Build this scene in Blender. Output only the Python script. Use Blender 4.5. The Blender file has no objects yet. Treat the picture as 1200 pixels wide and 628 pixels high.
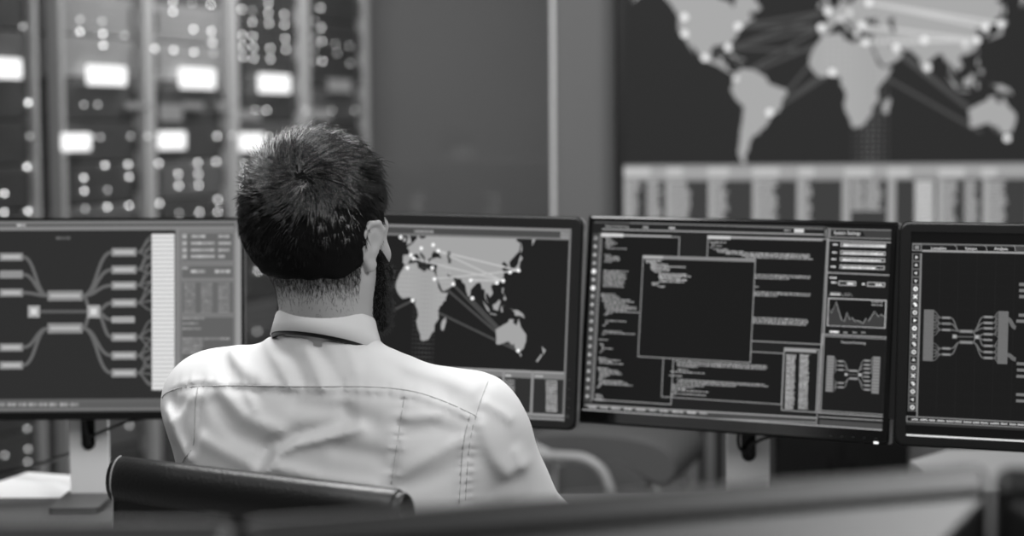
import bpy, math, random
import numpy as np
from mathutils import Vector, Matrix
from mathutils.geometry import tessellate_polygon

random.seed(7)
rng = np.random.default_rng(7)
SC = bpy.context.scene
COL = SC.collection
PI = math.pi
R = math.radians

# ------------------------------------------------------------------ camera, world, lamps
F_PX, CX, CY = 2200.0, 600.0, 314.0
PITCH, ROLL = math.atan(164 / F_PX), R(0.35)
EYE = np.array([0, 0, 1.30])
FWD = np.array([0, math.cos(PITCH), -math.sin(PITCH)])
_r = np.array([1.0, 0, 0]); _u = np.cross(_r, FWD)
RT = math.cos(ROLL) * _r - math.sin(ROLL) * _u
UP = math.sin(ROLL) * _r + math.cos(ROLL) * _u

def ray(px, py):
    return FWD + RT * (px - CX) / F_PX - UP * (py - CY) / F_PX

def at(px, py, Y):
    d = ray(px, py)
    return EYE + d * (Y / d[1])

def at_z(px, py, Z):
    d = ray(px, py)
    return EYE + d * ((Z - EYE[2]) / d[2])

cam = bpy.data.cameras.new('camera'); cam_o = bpy.data.objects.new('camera', cam); COL.objects.link(cam_o)
cam.sensor_width = 36; cam.sensor_fit = 'HORIZONTAL'; cam.lens = 36 * F_PX / 1200
cam.clip_start = 0.05; cam.clip_end = 60
m = Matrix.Identity(4)
for i in range(3):
    m[i][0], m[i][1], m[i][2], m[i][3] = RT[i], UP[i], -FWD[i], EYE[i]
cam_o.matrix_world = m
cam.dof.use_dof = True; cam.dof.focus_distance = 2.47; cam.dof.aperture_fstop = cam.lens / 1000 / 0.0235
SC.camera = cam_o

world = bpy.data.worlds.new('world'); SC.world = world; world.use_nodes = True
world.node_tree.nodes['Background'].inputs[0].default_value = (1, 1, 1, 1)
world.node_tree.nodes['Background'].inputs[1].default_value = 0.11

def area(name, loc, target, sx, sy, power):
    l = bpy.data.lights.new(name, 'AREA'); l.shape = 'RECTANGLE'; l.size = sx; l.size_y = sy; l.energy = power
    o = bpy.data.objects.new(name, l); COL.objects.link(o); o.location = loc
    o.rotation_euler = (Vector(target) - Vector(loc)).to_track_quat('-Z', 'Y').to_euler()
    return o
area('ceiling_lamp_front', (-0.75, 3.0, 2.75), (-0.35, 2.4, 1.0), 0.9, 0.9, 46)
area('ceiling_lamp_right', (2.1, 0.9, 2.75), (0.2, 1.7, 1.0), 0.9, 0.9, 52)
area('ceiling_lamp_left', (-1.7, 1.3, 2.75), (-0.35, 2.3, 1.0), 0.9, 0.9, 12)
area('fill_light_rear', (-0.3, -0.6, 2.7), (0.0, 3.0, 0.7), 1.2, 0.9, 24)  # added fill light behind the camera, brightens monitor stands and shirt back
area('ceiling_lamp_wall', (0.5, 3.7, 2.75), (0.5, 4.9, 0.0), 1.2, 0.6, 55)
area('ceiling_lamp_server_room', (-0.4, 6.6, 2.75), (-1.3, 7.2, 0.9), 0.8, 1.6, 44)
SC.view_settings.view_transform = 'Standard'; SC.view_settings.look = 'None'
SC.view_settings.exposure = 0; SC.view_settings.gamma = 1
SC.view_settings.use_curve_mapping = False

# ------------------------------------------------------------------ materials
def lin(s):
    return s / 12.92 if s <= 0.04045 else ((s + 0.055) / 1.055) ** 2.4

MATS = {}
def mat(name, g=0.5, rough=0.5, metal=0.0, spec=0.5, emit=None, noise=None, bump=None, coat=0.0):
    """g, emit: grey as seen on screen (sRGB 0..1)."""
    if name in MATS: return MATS[name]
    m = bpy.data.materials.new(name); m.use_nodes = True
    nt = m.node_tree; b = nt.nodes['Principled BSDF']
    v = lin(g)
    b.inputs['Base Color'].default_value = (v, v, v, 1)
    b.inputs['Roughness'].default_value = rough
    b.inputs['Metallic'].default_value = metal
    b.inputs['Specular IOR Level'].default_value = spec
    b.inputs['Coat Weight'].default_value = coat
    if emit is not None:
        e = lin(emit) if emit <= 1 else emit
        b.inputs['Emission Color'].default_value = (1, 1, 1, 1)
        b.inputs['Emission Strength'].default_value = e
    if noise:
        sc, amt = noise
        tc = nt.nodes.new('ShaderNodeTexCoord'); n = nt.nodes.new('ShaderNodeTexNoise')
        n.inputs['Scale'].default_value = sc; n.inputs['Detail'].default_value = 5
        r = nt.nodes.new('ShaderNodeMapRange'); r.inputs[3].default_value = v * (1 - amt); r.inputs[4].default_value = v * (1 + amt)
        nt.links.new(tc.outputs['Object'], n.inputs['Vector']); nt.links.new(n.outputs['Fac'], r.inputs[0])
        nt.links.new(r.outputs[0], b.inputs['Base Color'])
    if bump:
        sc, st = bump
        tc = nt.nodes.new('ShaderNodeTexCoord'); n = nt.nodes.new('ShaderNodeTexNoise')
        n.inputs['Scale'].default_value = sc; n.inputs['Detail'].default_value = 4
        bp = nt.nodes.new('ShaderNodeBump'); bp.inputs['Strength'].default_value = st; bp.inputs['Distance'].default_value = 0.002
        nt.links.new(tc.outputs['Object'], n.inputs['Vector']); nt.links.new(n.outputs['Fac'], bp.inputs['Height'])
        nt.links.new(bp.outputs[0], b.inputs['Normal'])
    MATS[name] = m
    return m

def lit(s):
    s = round(s, 2)
    return mat('screen_light_%02d' % int(s * 100), 0.02, 0.5, spec=0.05, emit=s)

WALL = mat('painted_wall', 0.37, 0.75, noise=(1.3, 0.10))
SIDE = mat('dark_wall', 0.46, 0.7, noise=(1.0, 0.1))
FLOOR = mat('vinyl_floor', 0.50, 0.35, noise=(3, 0.15))
BLACKP = mat('black_plastic', 0.075, 0.5, spec=0.25, bump=(900, 0.05))
CASE = mat('charcoal_casing', 0.08, 0.40, spec=0.7, bump=(900, 0.05))
GLOSS = mat('gloss_black', 0.06, 0.15)
RIM = mat('grey_rim', 0.50, 0.35)  # highlights along the monitor edges are put into this light grey
WHITEP = mat('white_metal', 0.95, 0.45)
DESKW = mat('white_laminate', 0.84, 0.45, noise=(6, 0.04))
DESKG = mat('grey_laminate', 0.50, 0.5, noise=(6, 0.04))
DESKD = mat('dark_laminate', 0.30, 0.45, noise=(6, 0.08))
LEATHER = mat('black_leather', 0.10, 0.34, bump=(260, 0.25))
STITCH = mat('pale_thread', 0.62, 0.7)
CHROME = mat('chrome', 0.88, 0.08, metal=1)
STEEL = mat('brushed_steel', 0.72, 0.3, metal=1)
TUBEG = mat('grey_painted_tube', 0.55, 0.4)
FABRIC = mat('dark_seat_fabric', 0.28, 0.85, bump=(300, 0.2))
FABRICG = mat('grey_back_fabric', 0.50, 0.85, bump=(300, 0.2))
CABLE = mat('cable_rubber', 0.07, 0.5)
RACKM = mat('rack_metal', 0.30, 0.45, noise=(4, 0.2))
RACKP = mat('rack_post_metal', 0.74, 0.35)
UNIT = mat('server_front', 0.30, 0.5, noise=(9, 0.3))
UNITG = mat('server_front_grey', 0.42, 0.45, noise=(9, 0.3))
UNIT_REFL = mat('server_front_reflection', 0.62, 0.4, noise=(5, 0.2))  # paler server fronts: a glass reflection is put into their colour
SKIN = mat('skin', 0.68, 0.48, noise=(40, 0.06), bump=(300, 0.1))
HAIR = mat('dark_hair', 0.085, 0.25, spec=1.0, coat=0.35)
BEARD = mat('beard_hair', 0.12, 0.5)
SHIRT = mat('white_cotton', 0.85, 0.85, spec=0.2, bump=(700, 0.06))
SEAM = mat('shirt_seam', 0.70, 0.9, spec=0.1)  # darker than the cotton: crease shade is put into the seam colour
TROUSER = mat('dark_trousers', 0.12, 0.85)
TIE = mat('black_silk', 0.05, 0.5)
SHOE = mat('shoe_leather', 0.08, 0.3)
EYEW = mat('eye_white', 0.85, 0.2)
LED = mat('indicator_light', 0.1, 0.5, emit=8.0)
LEDD = mat('indicator_light_dim', 0.1, 0.5, emit=3.0)
PANEL = mat('lit_display', 0.1, 0.5, emit=1.6)
PANELD = mat('lit_display_dim', 0.1, 0.5, emit=0.55)

def glass_mat():
    m = bpy.data.materials.new('partition_glass'); m.use_nodes = True
    nt = m.node_tree; nt.nodes.clear()
    out = nt.nodes.new('ShaderNodeOutputMaterial'); mix = nt.nodes.new('ShaderNodeMixShader')
    tr = nt.nodes.new('ShaderNodeBsdfTransparent'); tr.inputs[0].default_value = (0.93, 0.93, 0.93, 1)
    gl = nt.nodes.new('ShaderNodeBsdfGlossy'); gl.inputs['Roughness'].default_value = 0.03
    fr = nt.nodes.new('ShaderNodeFresnel'); fr.inputs[0].default_value = 1.45
    nt.links.new(fr.outputs[0], mix.inputs[0]); nt.links.new(tr.outputs[0], mix.inputs[1]); nt.links.new(gl.outputs[0], mix.inputs[2])
    nt.links.new(mix.outputs[0], out.inputs[0])
    return m
GLASS = glass_mat()

# ------------------------------------------------------------------ object helpers
def tag(o, label, cat, group=None):
    o['label'] = label; o['category'] = cat
    if group: o['group'] = group
    return o

def link(o, parent=None, world_coords=False):
    COL.objects.link(o)
    if parent is not None:
        o.parent = parent
        if world_coords:
            o.matrix_parent_inverse = parent.matrix_world.inverted()
    return o

def thing(name, label, cat, loc=(0, 0, 0), rot=(0, 0, 0), group=None):
    o = bpy.data.objects.new(name, None); o.empty_display_size = 0.05
    o.matrix_world = Matrix.Translation(Vector(loc)) @ Matrix.Rotation(rot[2], 4, 'Z') @ Matrix.Rotation(rot[0], 4, 'X') @ Matrix.Rotation(rot[1], 4, 'Y')
    COL.objects.link(o)
    return tag(o, label, cat, group)

class MB:
    """collects faces, builds ONE mesh object"""
    def __init__(s): s.v = []; s.f = []; s.mi = []; s.mats = []; s.cur = 0; s.sm = []
    def use(s, m):
        if m not in s.mats: s.mats.append(m)
        s.cur = s.mats.index(m); return s
    def add(s, vs, fs, smooth=False):
        o = len(s.v); s.v += [tuple(map(float, v)) for v in vs]
        for f in fs:
            s.f.append(tuple(i + o for i in f)); s.mi.append(s.cur); s.sm.append(smooth)
        return s
    def box(s, x0, x1, y0, y1, z0, z1, M=None):
        vs = [(x, y, z) for x in (x0, x1) for y in (y0, y1) for z in (z0, z1)]
        if M is not None: vs = [M @ Vector(v) for v in vs]
        return s.add(vs, [(0, 1, 3, 2), (4, 6, 7, 5), (0, 4, 5, 1), (2, 3, 7, 6), (0, 2, 6, 4), (1, 5, 7, 3)])
    def loft(s, rings, cap=True, smooth=True):
        n = len(rings[0]); vs = [p for r in rings for p in r]; fs = []
        for i in range(len(rings) - 1):
            for j in range(n):
                k = (j + 1) % n
                fs.append((i * n + j, i * n + k, (i + 1) * n + k, (i + 1) * n + j))
        s.add(vs, fs, smooth)
        if cap:
            s.add(rings[0], [tuple(range(n))[::-1]]); s.add(rings[-1], [tuple(range(n))])
        return s
    def tube(s, pts, r, n=10, cap=True):
        pts = [Vector(p) for p in pts]; rr = r if isinstance(r, (list, tuple)) else [r] * len(pts)
        rings = []; up = None
        for i, p in enumerate(pts):
            t = (pts[min(i + 1, len(pts) - 1)] - pts[max(i - 1, 0)]).normalized()
            if up is None:
                up = Vector((0, 0, 1)) if abs(t.z) < 0.9 else Vector((0, 1, 0))
            a = (up - t * up.dot(t)).normalized(); up = a; b = t.cross(a)
            rings.append([p + (a * math.cos(2 * PI * k / n) + b * math.sin(2 * PI * k / n)) * rr[i] for k in range(n)])
        return s.loft(rings, cap)
    def lathe(s, prof, n=24, c=(0, 0, 0)):
        rings = [[(c[0] + r * math.cos(2 * PI * k / n), c[1] + r * math.sin(2 * PI * k / n), c[2] + z) for k in range(n)] for r, z in prof]
        return s.loft(rings)
    def prism(s, outline, y0, y1, M=None, bev=0.0):
        """outline in (x,z), front at y0, back at y1"""
        n = len(outline)
        cx = sum(p[0] for p in outline) / n; cz = sum(p[1] for p in outline) / n
        def sc(k): return [(cx + (x - cx) * k, cz + (z - cz) * k) for x, z in outline]
        w = max(abs(p[0] - cx) for p in outline)
        lay = [(outline, y0), (outline, y1)]
        if bev > 0:
            k = 1 - bev / w; sg = 1 if y1 > y0 else -1
            lay = [(sc(k), y0), (outline, y0 + bev * sg), (outline, y1 - bev * sg), (sc(k), y1)]
        rings = [[(x, y, z) for x, z in o] for o, y in lay]
        if M is not None: rings = [[M @ Vector(p) for p in r] for r in rings]
        return s.loft(rings, True, False)
    def build(s, name, m=None, parent=None, smooth=None, wc=False):
        me = bpy.data.meshes.new(name)
        me.from_pydata(s.v, [], s.f); me.update()
        for mm in (s.mats if s.mats else [m]): me.materials.append(mm)
        if s.mats: me.polygons.foreach_set('material_index', s.mi)
        me.polygons.foreach_set('use_smooth', [True] * len(s.f) if smooth else s.sm)
        o = bpy.data.objects.new(name, me)
        return link(o, parent, wc)

def struct(name, mb, m):
    o = mb.build(name, m); o['kind'] = 'structure'; return o

def rrect(x0, x1, z0, z1, r, n=5):
    pts = []
    for cx, cz, a0 in ((x1 - r, z1 - r, 0), (x0 + r, z1 - r, 90), (x0 + r, z0 + r, 180), (x1 - r, z0 + r, 270)):
        for k in range(n + 1):
            a = R(a0 + 90 * k / n); pts.append((cx + r * math.cos(a), cz + r * math.sin(a)))
    return pts

def spline(pts, n=8):
    P = [Vector(p) for p in pts]; out = []
    for i in range(len(P) - 1):
        p0, p1, p2, p3 = P[max(i - 1, 0)], P[i], P[i + 1], P[min(i + 2, len(P) - 1)]
        for k in range(n):
            t = k / n
            out.append(0.5 * ((2 * p1) + (p2 - p0) * t + (2 * p0 - 5 * p1 + 4 * p2 - p3) * t * t + (3 * p1 - p0 - 3 * p2 + p3) * t ** 3))
    out.append(P[-1]); return out

# ------------------------------------------------------------------ flat graphics on a screen plane
class Screen:
    """a lit plane given by its frame; px coordinates of the sketch are intersected with the plane"""
    def __init__(s, M):
        s.M = M; s.Mi = M.inverted(); s.groups = {}
        s.o = np.array(M.translation); s.n = np.array((M.to_3x3() @ Vector((0, -1, 0))))
    def L(s, px, py):
        d = ray(px, py); t = np.dot(s.o - EYE, s.n) / np.dot(d, s.n)
        p = s.Mi @ Vector(EYE + d * t); return (p.x, p.z)

class Graphic:
    def __init__(s, scr): s.c = scr; s.mb = MB(); s.gain = getattr(scr, 'gain', 1.0)
    def Y(s, layer): return -0.0012 - 0.00012 * layer
    def quad(s, pts, g, layer):
        if layer >= 3 and g > 0.3: g = min(1.0, g * s.gain)
        s.mb.use(lit(g)); y = s.Y(layer); n = len(pts)
        a = sum(pts[i][0] * pts[(i + 1) % n][1] - pts[(i + 1) % n][0] * pts[i][1] for i in range(n))
        if a < 0: pts = pts[::-1]
        s.mb.add([(x, y, z) for x, z in pts], [tuple(range(n))])
    def lrect(s, x0, z0, x1, z1, g, layer): s.quad([(x0, z0), (x1, z0), (x1, z1), (x0, z1)], g, layer)
    def rect(s, ax, ay, bx, by, g, layer=1):
        (x0, z0), (x1, z1) = s.c.L(ax, ay), s.c.L(bx, by); s.lrect(x0, z0, x1, z1, g, layer)
    def frame(s, ax, ay, bx, by, g, layer=2, w=1.3, fill=None):
        (x0, z0), (x1, z1) = s.c.L(ax, ay), s.c.L(bx, by); w *= 0.00133
        if fill is not None: s.lrect(x0, z0, x1, z1, fill, layer - 1)
        s.lrect(x0, z0, x1, z0 - w, g, layer); s.lrect(x0, z1 + w, x1, z1, g, layer)
        s.lrect(x0, z0, x0 + w, z1, g, layer); s.lrect(x1 - w, z0, x1, z1, g, layer)
    def poly(s, pts_local, g, layer):
        if len(pts_local) < 3: return
        y = s.Y(layer); tri = tessellate_polygon([[Vector((x, z, 0)) for x, z in pts_local]])
        s.mb.use(lit(g)); fs = []
        for t in tri:
            a, b, c = [pts_local[i] for i in t]
            ar = (b[0] - a[0]) * (c[1] - a[1]) - (c[0] - a[0]) * (b[1] - a[1])
            fs.append(tuple(t) if ar > 0 else tuple(t)[::-1])
        s.mb.add([(x, y, z) for x, z in pts_local], fs)
    def disc(s, px, py, r, g, layer=6, n=14):
        x, z = s.c.L(px, py); s.quad([(x + r * math.cos(2 * PI * k / n), z + r * math.sin(2 * PI * k / n)) for k in range(n)], g, layer)
    def path(s, pts, w, g, layer=2, local=False):
        P = [Vector(p if local else s.c.L(*p)) for p in pts]; lft, rgt = [], []
        for i, p in enumerate(P):
            t = (P[min(i + 1, len(P) - 1)] - P[max(i - 1, 0)]); t = t.normalized() if t.length > 0 else Vector((1, 0))
            nrm = Vector((-t.y, t.x)) * w / 2; lft.append(p + nrm); rgt.append(p - nrm)
        if layer >= 3 and g > 0.3: g = min(1.0, g * s.gain)
        s.mb.use(lit(g)); y = s.Y(layer); n = len(P)
        s.mb.add([(p.x, y, p.y) for p in lft + rgt], [(i, i + n, i + n + 1, i + 1) for i in range(n - 1)])
    def words(s, ax, ay, length, h, g, layer=3, solid=False):
        h = h * 0.85
        """a row of small word-like dashes running along the screen's own x axis"""
        x, z = s.c.L(ax, ay); k = 0.00133; end = x + length * k; h *= k
        while x < end:
            w = min(random.uniform(2.0, 7.0) * k, end - x)
            s.lrect(x, z - h / 2, x + w, z + h / 2, g * random.uniform(0.85, 1.05), layer); x += w + (0.4 if solid else 1.0) * k
    def rows(s, ax, ay, n, pitch, lens, h=1.7, g=0.5, layer=3, dx=0.0):
        for i in range(n):
            e = lens[i % len(lens)]; ind, ln = e if isinstance(e, tuple) else (0, e)
            s.words(ax + ind + dx * i, ay + pitch * i, ln, h, g, layer)
    def text(s, txt, px, py, hpx, g=0.9, layer=5, sx=1.0):
        c = bpy.data.curves.new('t', 'FONT'); c.body = txt; c.align_x = 'CENTER'; c.align_y = 'CENTER'; c.size = hpx * 0.00133 * 1.35; c.resolution_u = 2
        o = bpy.data.objects.new('t', c); COL.objects.link(o)
        me = bpy.data.meshes.new_from_object(o)
        x, z = s.c.L(px, py); y = s.Y(layer); s.mb.use(lit(g))
        s.mb.add([(x + v.co.x * sx, y, z + v.co.y) for v in me.vertices], [tuple(p.vertices) for p in me.polygons])
        bpy.data.objects.remove(o); bpy.data.meshes.remove(me); bpy.data.curves.remove(c)
    def build(s, name, parent): return s.mb.build(name, None, parent)

def merc(lat): return math.degrees(math.log(math.tan(PI / 4 + math.radians(lat) / 2)))
LAND = [
 [(-168,66),(-156,71),(-130,70),(-115,68),(-95,69),(-85,68),(-82,62),(-94,59),(-92,57),(-82,55),(-79,52),(-77,57),(-78,62),(-70,61),(-65,59),(-60,55),(-56,52),(-60,50),(-66,50),(-65,47),(-61,46),(-67,44.5),(-70,42),(-74,40),(-76,36),(-81,31),(-80,26),(-82,28),(-84,30),(-90,29.5),(-95,29),(-97.5,25),(-97,21),(-94.5,18),(-91,18.5),(-90.5,21),(-87,21.5),(-88,16),(-84,15.5),(-83.5,11),(-80,9.3),(-77.5,8),(-80,7.5),(-85.5,10.5),(-92,14.5),(-96,15.8),(-105,20),(-109,26),(-114,31),(-112,27),(-110,23),(-115,29),(-118,34),(-124,40),(-124,48),(-130,54),(-140,60),(-152,59),(-162,55),(-157,60),(-165,62)],
 [(-77.5,8),(-72,12),(-62,10.7),(-52,5),(-50,0),(-44,-2.5),(-35,-5.5),(-35,-9),(-39,-14),(-39,-18),(-41,-22),(-48,-26),(-49,-29),(-53,-34),(-57,-36),(-57.5,-38),(-62,-39),(-65,-43),(-66,-47),(-69,-51),(-68,-54.5),(-72,-54),(-75,-49),(-73.5,-42),(-73,-36),(-71.5,-30),(-70.3,-18.5),(-76,-14),(-81,-6),(-80,-2),(-78.5,2)],
 [(-6,35.8),(3,37),(10,37.2),(11,33.7),(19.5,30.4),(23,32.6),(32,31),(34,27.5),(37,21),(39,15.5),(43,11.7),(51.2,11.8),(47.5,4.5),(41.5,-2),(39,-6.5),(40.6,-14),(35,-20),(35.5,-24),(32.7,-27),(28,-33),(22,-34.3),(18.4,-34),(17,-29),(13,-22),(11.8,-17),(13.7,-11),(12,-5.5),(9,-1),(9.5,4),(6,4.4),(1,6),(-7.5,4.4),(-13,8.5),(-17,14.7),(-16.5,20),(-13,27.5),(-9.8,31)],
 [(49.3,-12),(50.3,-16),(47,-25),(44,-24),(43.5,-20),(44.5,-16.2)],
 [(-9,37),(-9,43),(-1.5,43.5),(-1.5,46.5),(-4.5,48.4),(1.5,50.5),(8,54),(8.5,57),(10.7,57.5),(10.5,55),(14,54),(19,54.5),(21,57),(24,57.3),(23.5,59.2),(29,60),(22,60),(21.5,63),(25,65),(22,65.7),(17.5,62),(18.5,60),(16.5,57),(14.3,55.5),(12.5,56.3),(11,59),(7,58),(5,60.5),(5.5,62.5),(13,66.5),(20,70),(29,71),(41,67.5),(60,69),(70,73),(80,73),(104,77.5),(113,74),(130,71),(140,72.5),(160,70),(178,69.5),(189,66),(178,62.5),(170,60),(163,58),(156,51.5),(156,57),(163,62),(155,59.5),(143,59.3),(135.5,54.5),(141,53),(140,48),(132,43),(128,40),(129.3,36),(126.5,34.5),(126.5,37.5),(121.5,40.5),(118,38.5),(122.3,37),(119.3,35),(121.8,31),(121.5,28),(117,23.5),(110.5,21),(108,21.5),(105.7,19),(109,13),(107,10.5),(105,8.8),(103,11),(100.7,13.3),(99.3,10),(103.5,1.5),(100.5,6),(98.3,8.5),(98.5,14),(97,16.8),(94.3,16),(94,19),(91.5,22.5),(87,21.3),(80.2,15.5),(79.8,10.3),(77.5,8.1),(74.5,14),(72.8,20),(69,22),(67,25),(61.5,25.2),(57,26.7),(51.5,28),(48.5,30),(51.5,25),(56.3,26),(59.8,22.5),(55,17.3),(45,12.8),(42.7,15),(39,21),(35,28),(34.5,31.5),(36,36.5),(30.5,36.5),(27,37.5),(26.5,40),(29,41),(35,42),(41.5,41.3),(37,45),(39,47),(34,45.3),(31,46.5),(28,44),(28,41.7),(24,40.7),(23.5,38),(22.5,36.5),(19.5,40.5),(19,42.3),(13.5,45.5),(12.5,44),(18.3,40),(16.2,38),(12,42),(9,44.3),(4,43.3),(3,41.7),(-.3,39),(-2,36.8),(-5.5,36)],
 [(-5,50),(1.4,51.2),(0,53.5),(-2,56),(-3,58.6),(-6,57),(-3.3,54.5),(-4.7,52)], [(-10,52),(-6.3,52.2),(-6,54.5),(-9.5,54)],
 [(130,32),(134.5,34),(139,35),(141,36),(141.5,40),(145,43.5),(141.8,45.3),(140,42),(139,38.3),(135.5,35.6),(131,34)],
 [(95.5,5.5),(104,-2),(105.8,-6),(102,-4),(98,2)], [(105.5,-6.5),(114.3,-7.5),(114,-8.5),(106,-7.5)],
 [(109,1.5),(113,3.2),(117,7),(119,5),(117.5,1),(116,-4),(110.3,-3)], [(119.5,0),(125,1.5),(121,0),(122.5,-5),(120,-5.5)],
 [(131,-1),(135,-3),(141,-2.6),(147.5,-6),(150.5,-10.5),(144,-8),(138,-8.3),(137,-5)],
 [(120.3,18),(122.3,18.3),(121.5,14),(126,8),(125,6),(122,7.5),(124,11),(120,14)],
 [(114,-22),(122,-18),(129,-15),(131,-11.7),(136.7,-12),(135.5,-15),(140.5,-17.6),(142.5,-10.8),(146,-19),(153,-25.5),(153,-31),(150,-37.5),(146,-39),(140.5,-38),(137.5,-33.5),(135.5,-34.8),(131,-31.6),(124,-33.5),(118,-35),(115,-34),(115.5,-31)],
 [(144.8,-41),(148.3,-41),(147,-43.6)], [(173,-34.7),(178.4,-37.8),(175.3,-41.5),(174.8,-39)], [(172.7,-40.6),(174.2,-41.7),(168.5,-46.6),(166.5,-45.9)],
 [(80,9.7),(81.8,7),(80.2,6)], [(120,23),(121.8,25.2),(121,22)], [(-84.5,22),(-80,23),(-74.5,20.2),(-78,20),(-82,22.3)], [(-74,19.8),(-68.5,18.6),(-74,18)],
 [(142,54),(144,49),(142,46.5)]]
CASPIAN = [(47,45),(51,47),(53,45),(51,43),(53.5,40.5),(53.5,37.2),(50,37.5),(49.5,40.5)]

def clip(poly, axis, lim, keep_less):
    out = []; n = len(poly)
    ins = lambda p: (p[axis] <= lim) == keep_less
    for i in range(n):
        a, b = poly[i], poly[(i + 1) % n]
        if ins(a): out.append(a)
        if ins(a) != ins(b):
            t = (lim - a[axis]) / (b[axis] - a[axis]); out.append((a[0] + (b[0] - a[0]) * t, a[1] + (b[1] - a[1]) * t))
    return out

def on_land(lon, lat):
    for poly in LAND:
        n = len(poly); c = False
        for i in range(n):
            (x0, y0), (x1, y1) = poly[i], poly[(i + 1) % n]
            if (y0 > lat) != (y1 > lat) and lon < (x1 - x0) * (lat - y0) / (y1 - y0) + x0: c = not c
        if c: return True
    return False
def inv_merc(q): return math.degrees(2 * math.atan(math.exp(math.radians(q))) - PI / 2)
def dot_grid(G, fx, fz, lons, mercs, h, peak, g_dot):
    for a in lons:
        for q in mercs:
            x, z = fx(a), fz(q); land = on_land(a, inv_merc(q)); k = math.exp(-((a - peak) / 14) ** 2)
            if land: G.lrect(x - h, z - h, x + h, z + h, 0.64 - 0.10 * k, 4)
            elif k > 0.25: G.lrect(x - h, z - h, x + h, z + h, 0.17 + g_dot * k, 2)

def draw_map(G, fx, fz, x0, x1, z1, g_land, g_sea):
    for poly, g, ly in [(p, g_land, 2) for p in LAND] + [(CASPIAN, g_sea, 3)]:
        P = [(fx(a), fz(merc(b))) for a, b in poly]
        P = clip(clip(clip(P, 1, z1, True), 0, x0, False), 0, x1, True)
        G.poly(P, g, ly)

# ------------------------------------------------------------------ the room
struct('floor', MB().box(-4.5, 4.5, -1.5, 9.2, -0.05, 0.0), FLOOR)
GX = at(648, 150, 5.6)[0]
struct('wall_back', MB().box(GX, 4.5, 5.62, 5.74, 0, 3.0), WALL)
struct('wall_server_room', MB().box(-4.5, 4.5, 8.75, 8.9, 0, 3.0), SIDE)
struct('wall_left', MB().box(-4.6, -4.5, -1.5, 8.9, 0, 3.0), SIDE)
struct('wall_right', MB().box(4.5, 4.6, -1.5, 5.74, 0, 3.0), SIDE)
# glass partition: three panes with metal joints
gx = [-4.5, -3.1, -1.95, GX]
for i in range(3):
    struct('window_%d' % (i + 1), MB().box(gx[i] + 0.003, gx[i + 1] - 0.003, 5.600, 5.612, 0.06, 3.0), GLASS)
struct('trim_1', MB().box(GX - 0.006, GX + 0.006, 5.585, 5.625, 0, 3.0), RACKP)
struct('trim_2', MB().box(-4.5, GX - 0.006, 5.58, 5.63, 0, 0.06), RACKP)
struct('trim_3', MB().box(-1.956, -1.944, 5.585, 5.625, 0.06, 3.0), RACKP)
struct('baseboard_back', MB().box(GX + 0.006, 4.5, 5.605, 5.62, 0, 0.10), RACKM)
for k, (a, b) in enumerate(((820, 826), (839, 847))):
    x0, x1 = at(a, 530, 5.6)[0], at(b, 530, 5.6)[0]
    struct('trim_%d' % (4 + k), MB().box(x0, x1, 5.60, 5.62, 0.1, 0.74), GLOSS)

# ------------------------------------------------------------------ server racks
P0 = Vector((-1.41, 6.40, 0)); TDIR = Vector((0.36, 0.93, 0)).normalized(); RW = 0.602
ANG = math.atan2(TDIR.y, TDIR.x)
LEDPX = [(60,75,0),(157,83,1),(160,120,1),(222,90,1),(285,60,0),(287,95,1),(288,128,1),(222,55,0),(348,100,0),(485,5,1),(485,33,1),(433,138,1),(488,142,1),(543,83,1),(545,147,1),(592,13,1),(594,88,1),(597,120,1),(600,150,0),(540,10,0),(663,27,1),(665,100,1),(666,131,1),(667,162,1),(710,62,1),(711,103,1),(713,134,1),(714,165,1),(755,8,1),(755,36,1),(757,66,1),(760,137,1),(761,167,1),(710,30,0),(800,40,1),(801,70,1),(803,110,1),(805,140,1),(903,22,1),(905,78,1),(906,117,1),(908,173,1),(870,60,0),(868,110,0),(870,140,0),(870,172,0),(945,125,0),(950,150,0),(987,180,0),(985,130,0),
 (75,290,1),(233,296,0),(272,296,0),(718,312,1),(750,312,1),(830,312,0),(845,312,0),(935,312,0),(1000,312,0),(80,385,0),(255,388,0),(280,388,0),(365,385,0),(395,385,0),(520,383,0),(610,385,1),(635,383,0),(720,388,0),(757,388,1),
 (72,472,1),(167,472,1),(8,547,1),(8,600,1),(75,597,1),(233,503,1),(234,540,1),(237,590,0),(293,467,1),(300,537,0),(300,585,1),(358,465,1),(361,500,1),(361,581,1),(445,462,1),(445,530,1),(447,575,1),(447,603,1),(500,492,1),(502,525,1),(503,603,0),(555,460,1),(557,492,1),(558,524,1),(560,600,1),(608,457,1),(612,565,1),(612,598,1),(672,463,1),(672,492,1),(672,525,1),(672,598,1)]
LEDPX = [(a / 2.414, b / 2.414, c) for a, b, c in LEDPX] + [(301, 317, 1), (302, 303, 1), (300, 388, 0), (287, 292, 0), (288, 340, 0), (30, 502, 0), (31, 526, 0), (31, 541, 0), (150, 498, 0), (4, 533, 0)]
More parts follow.
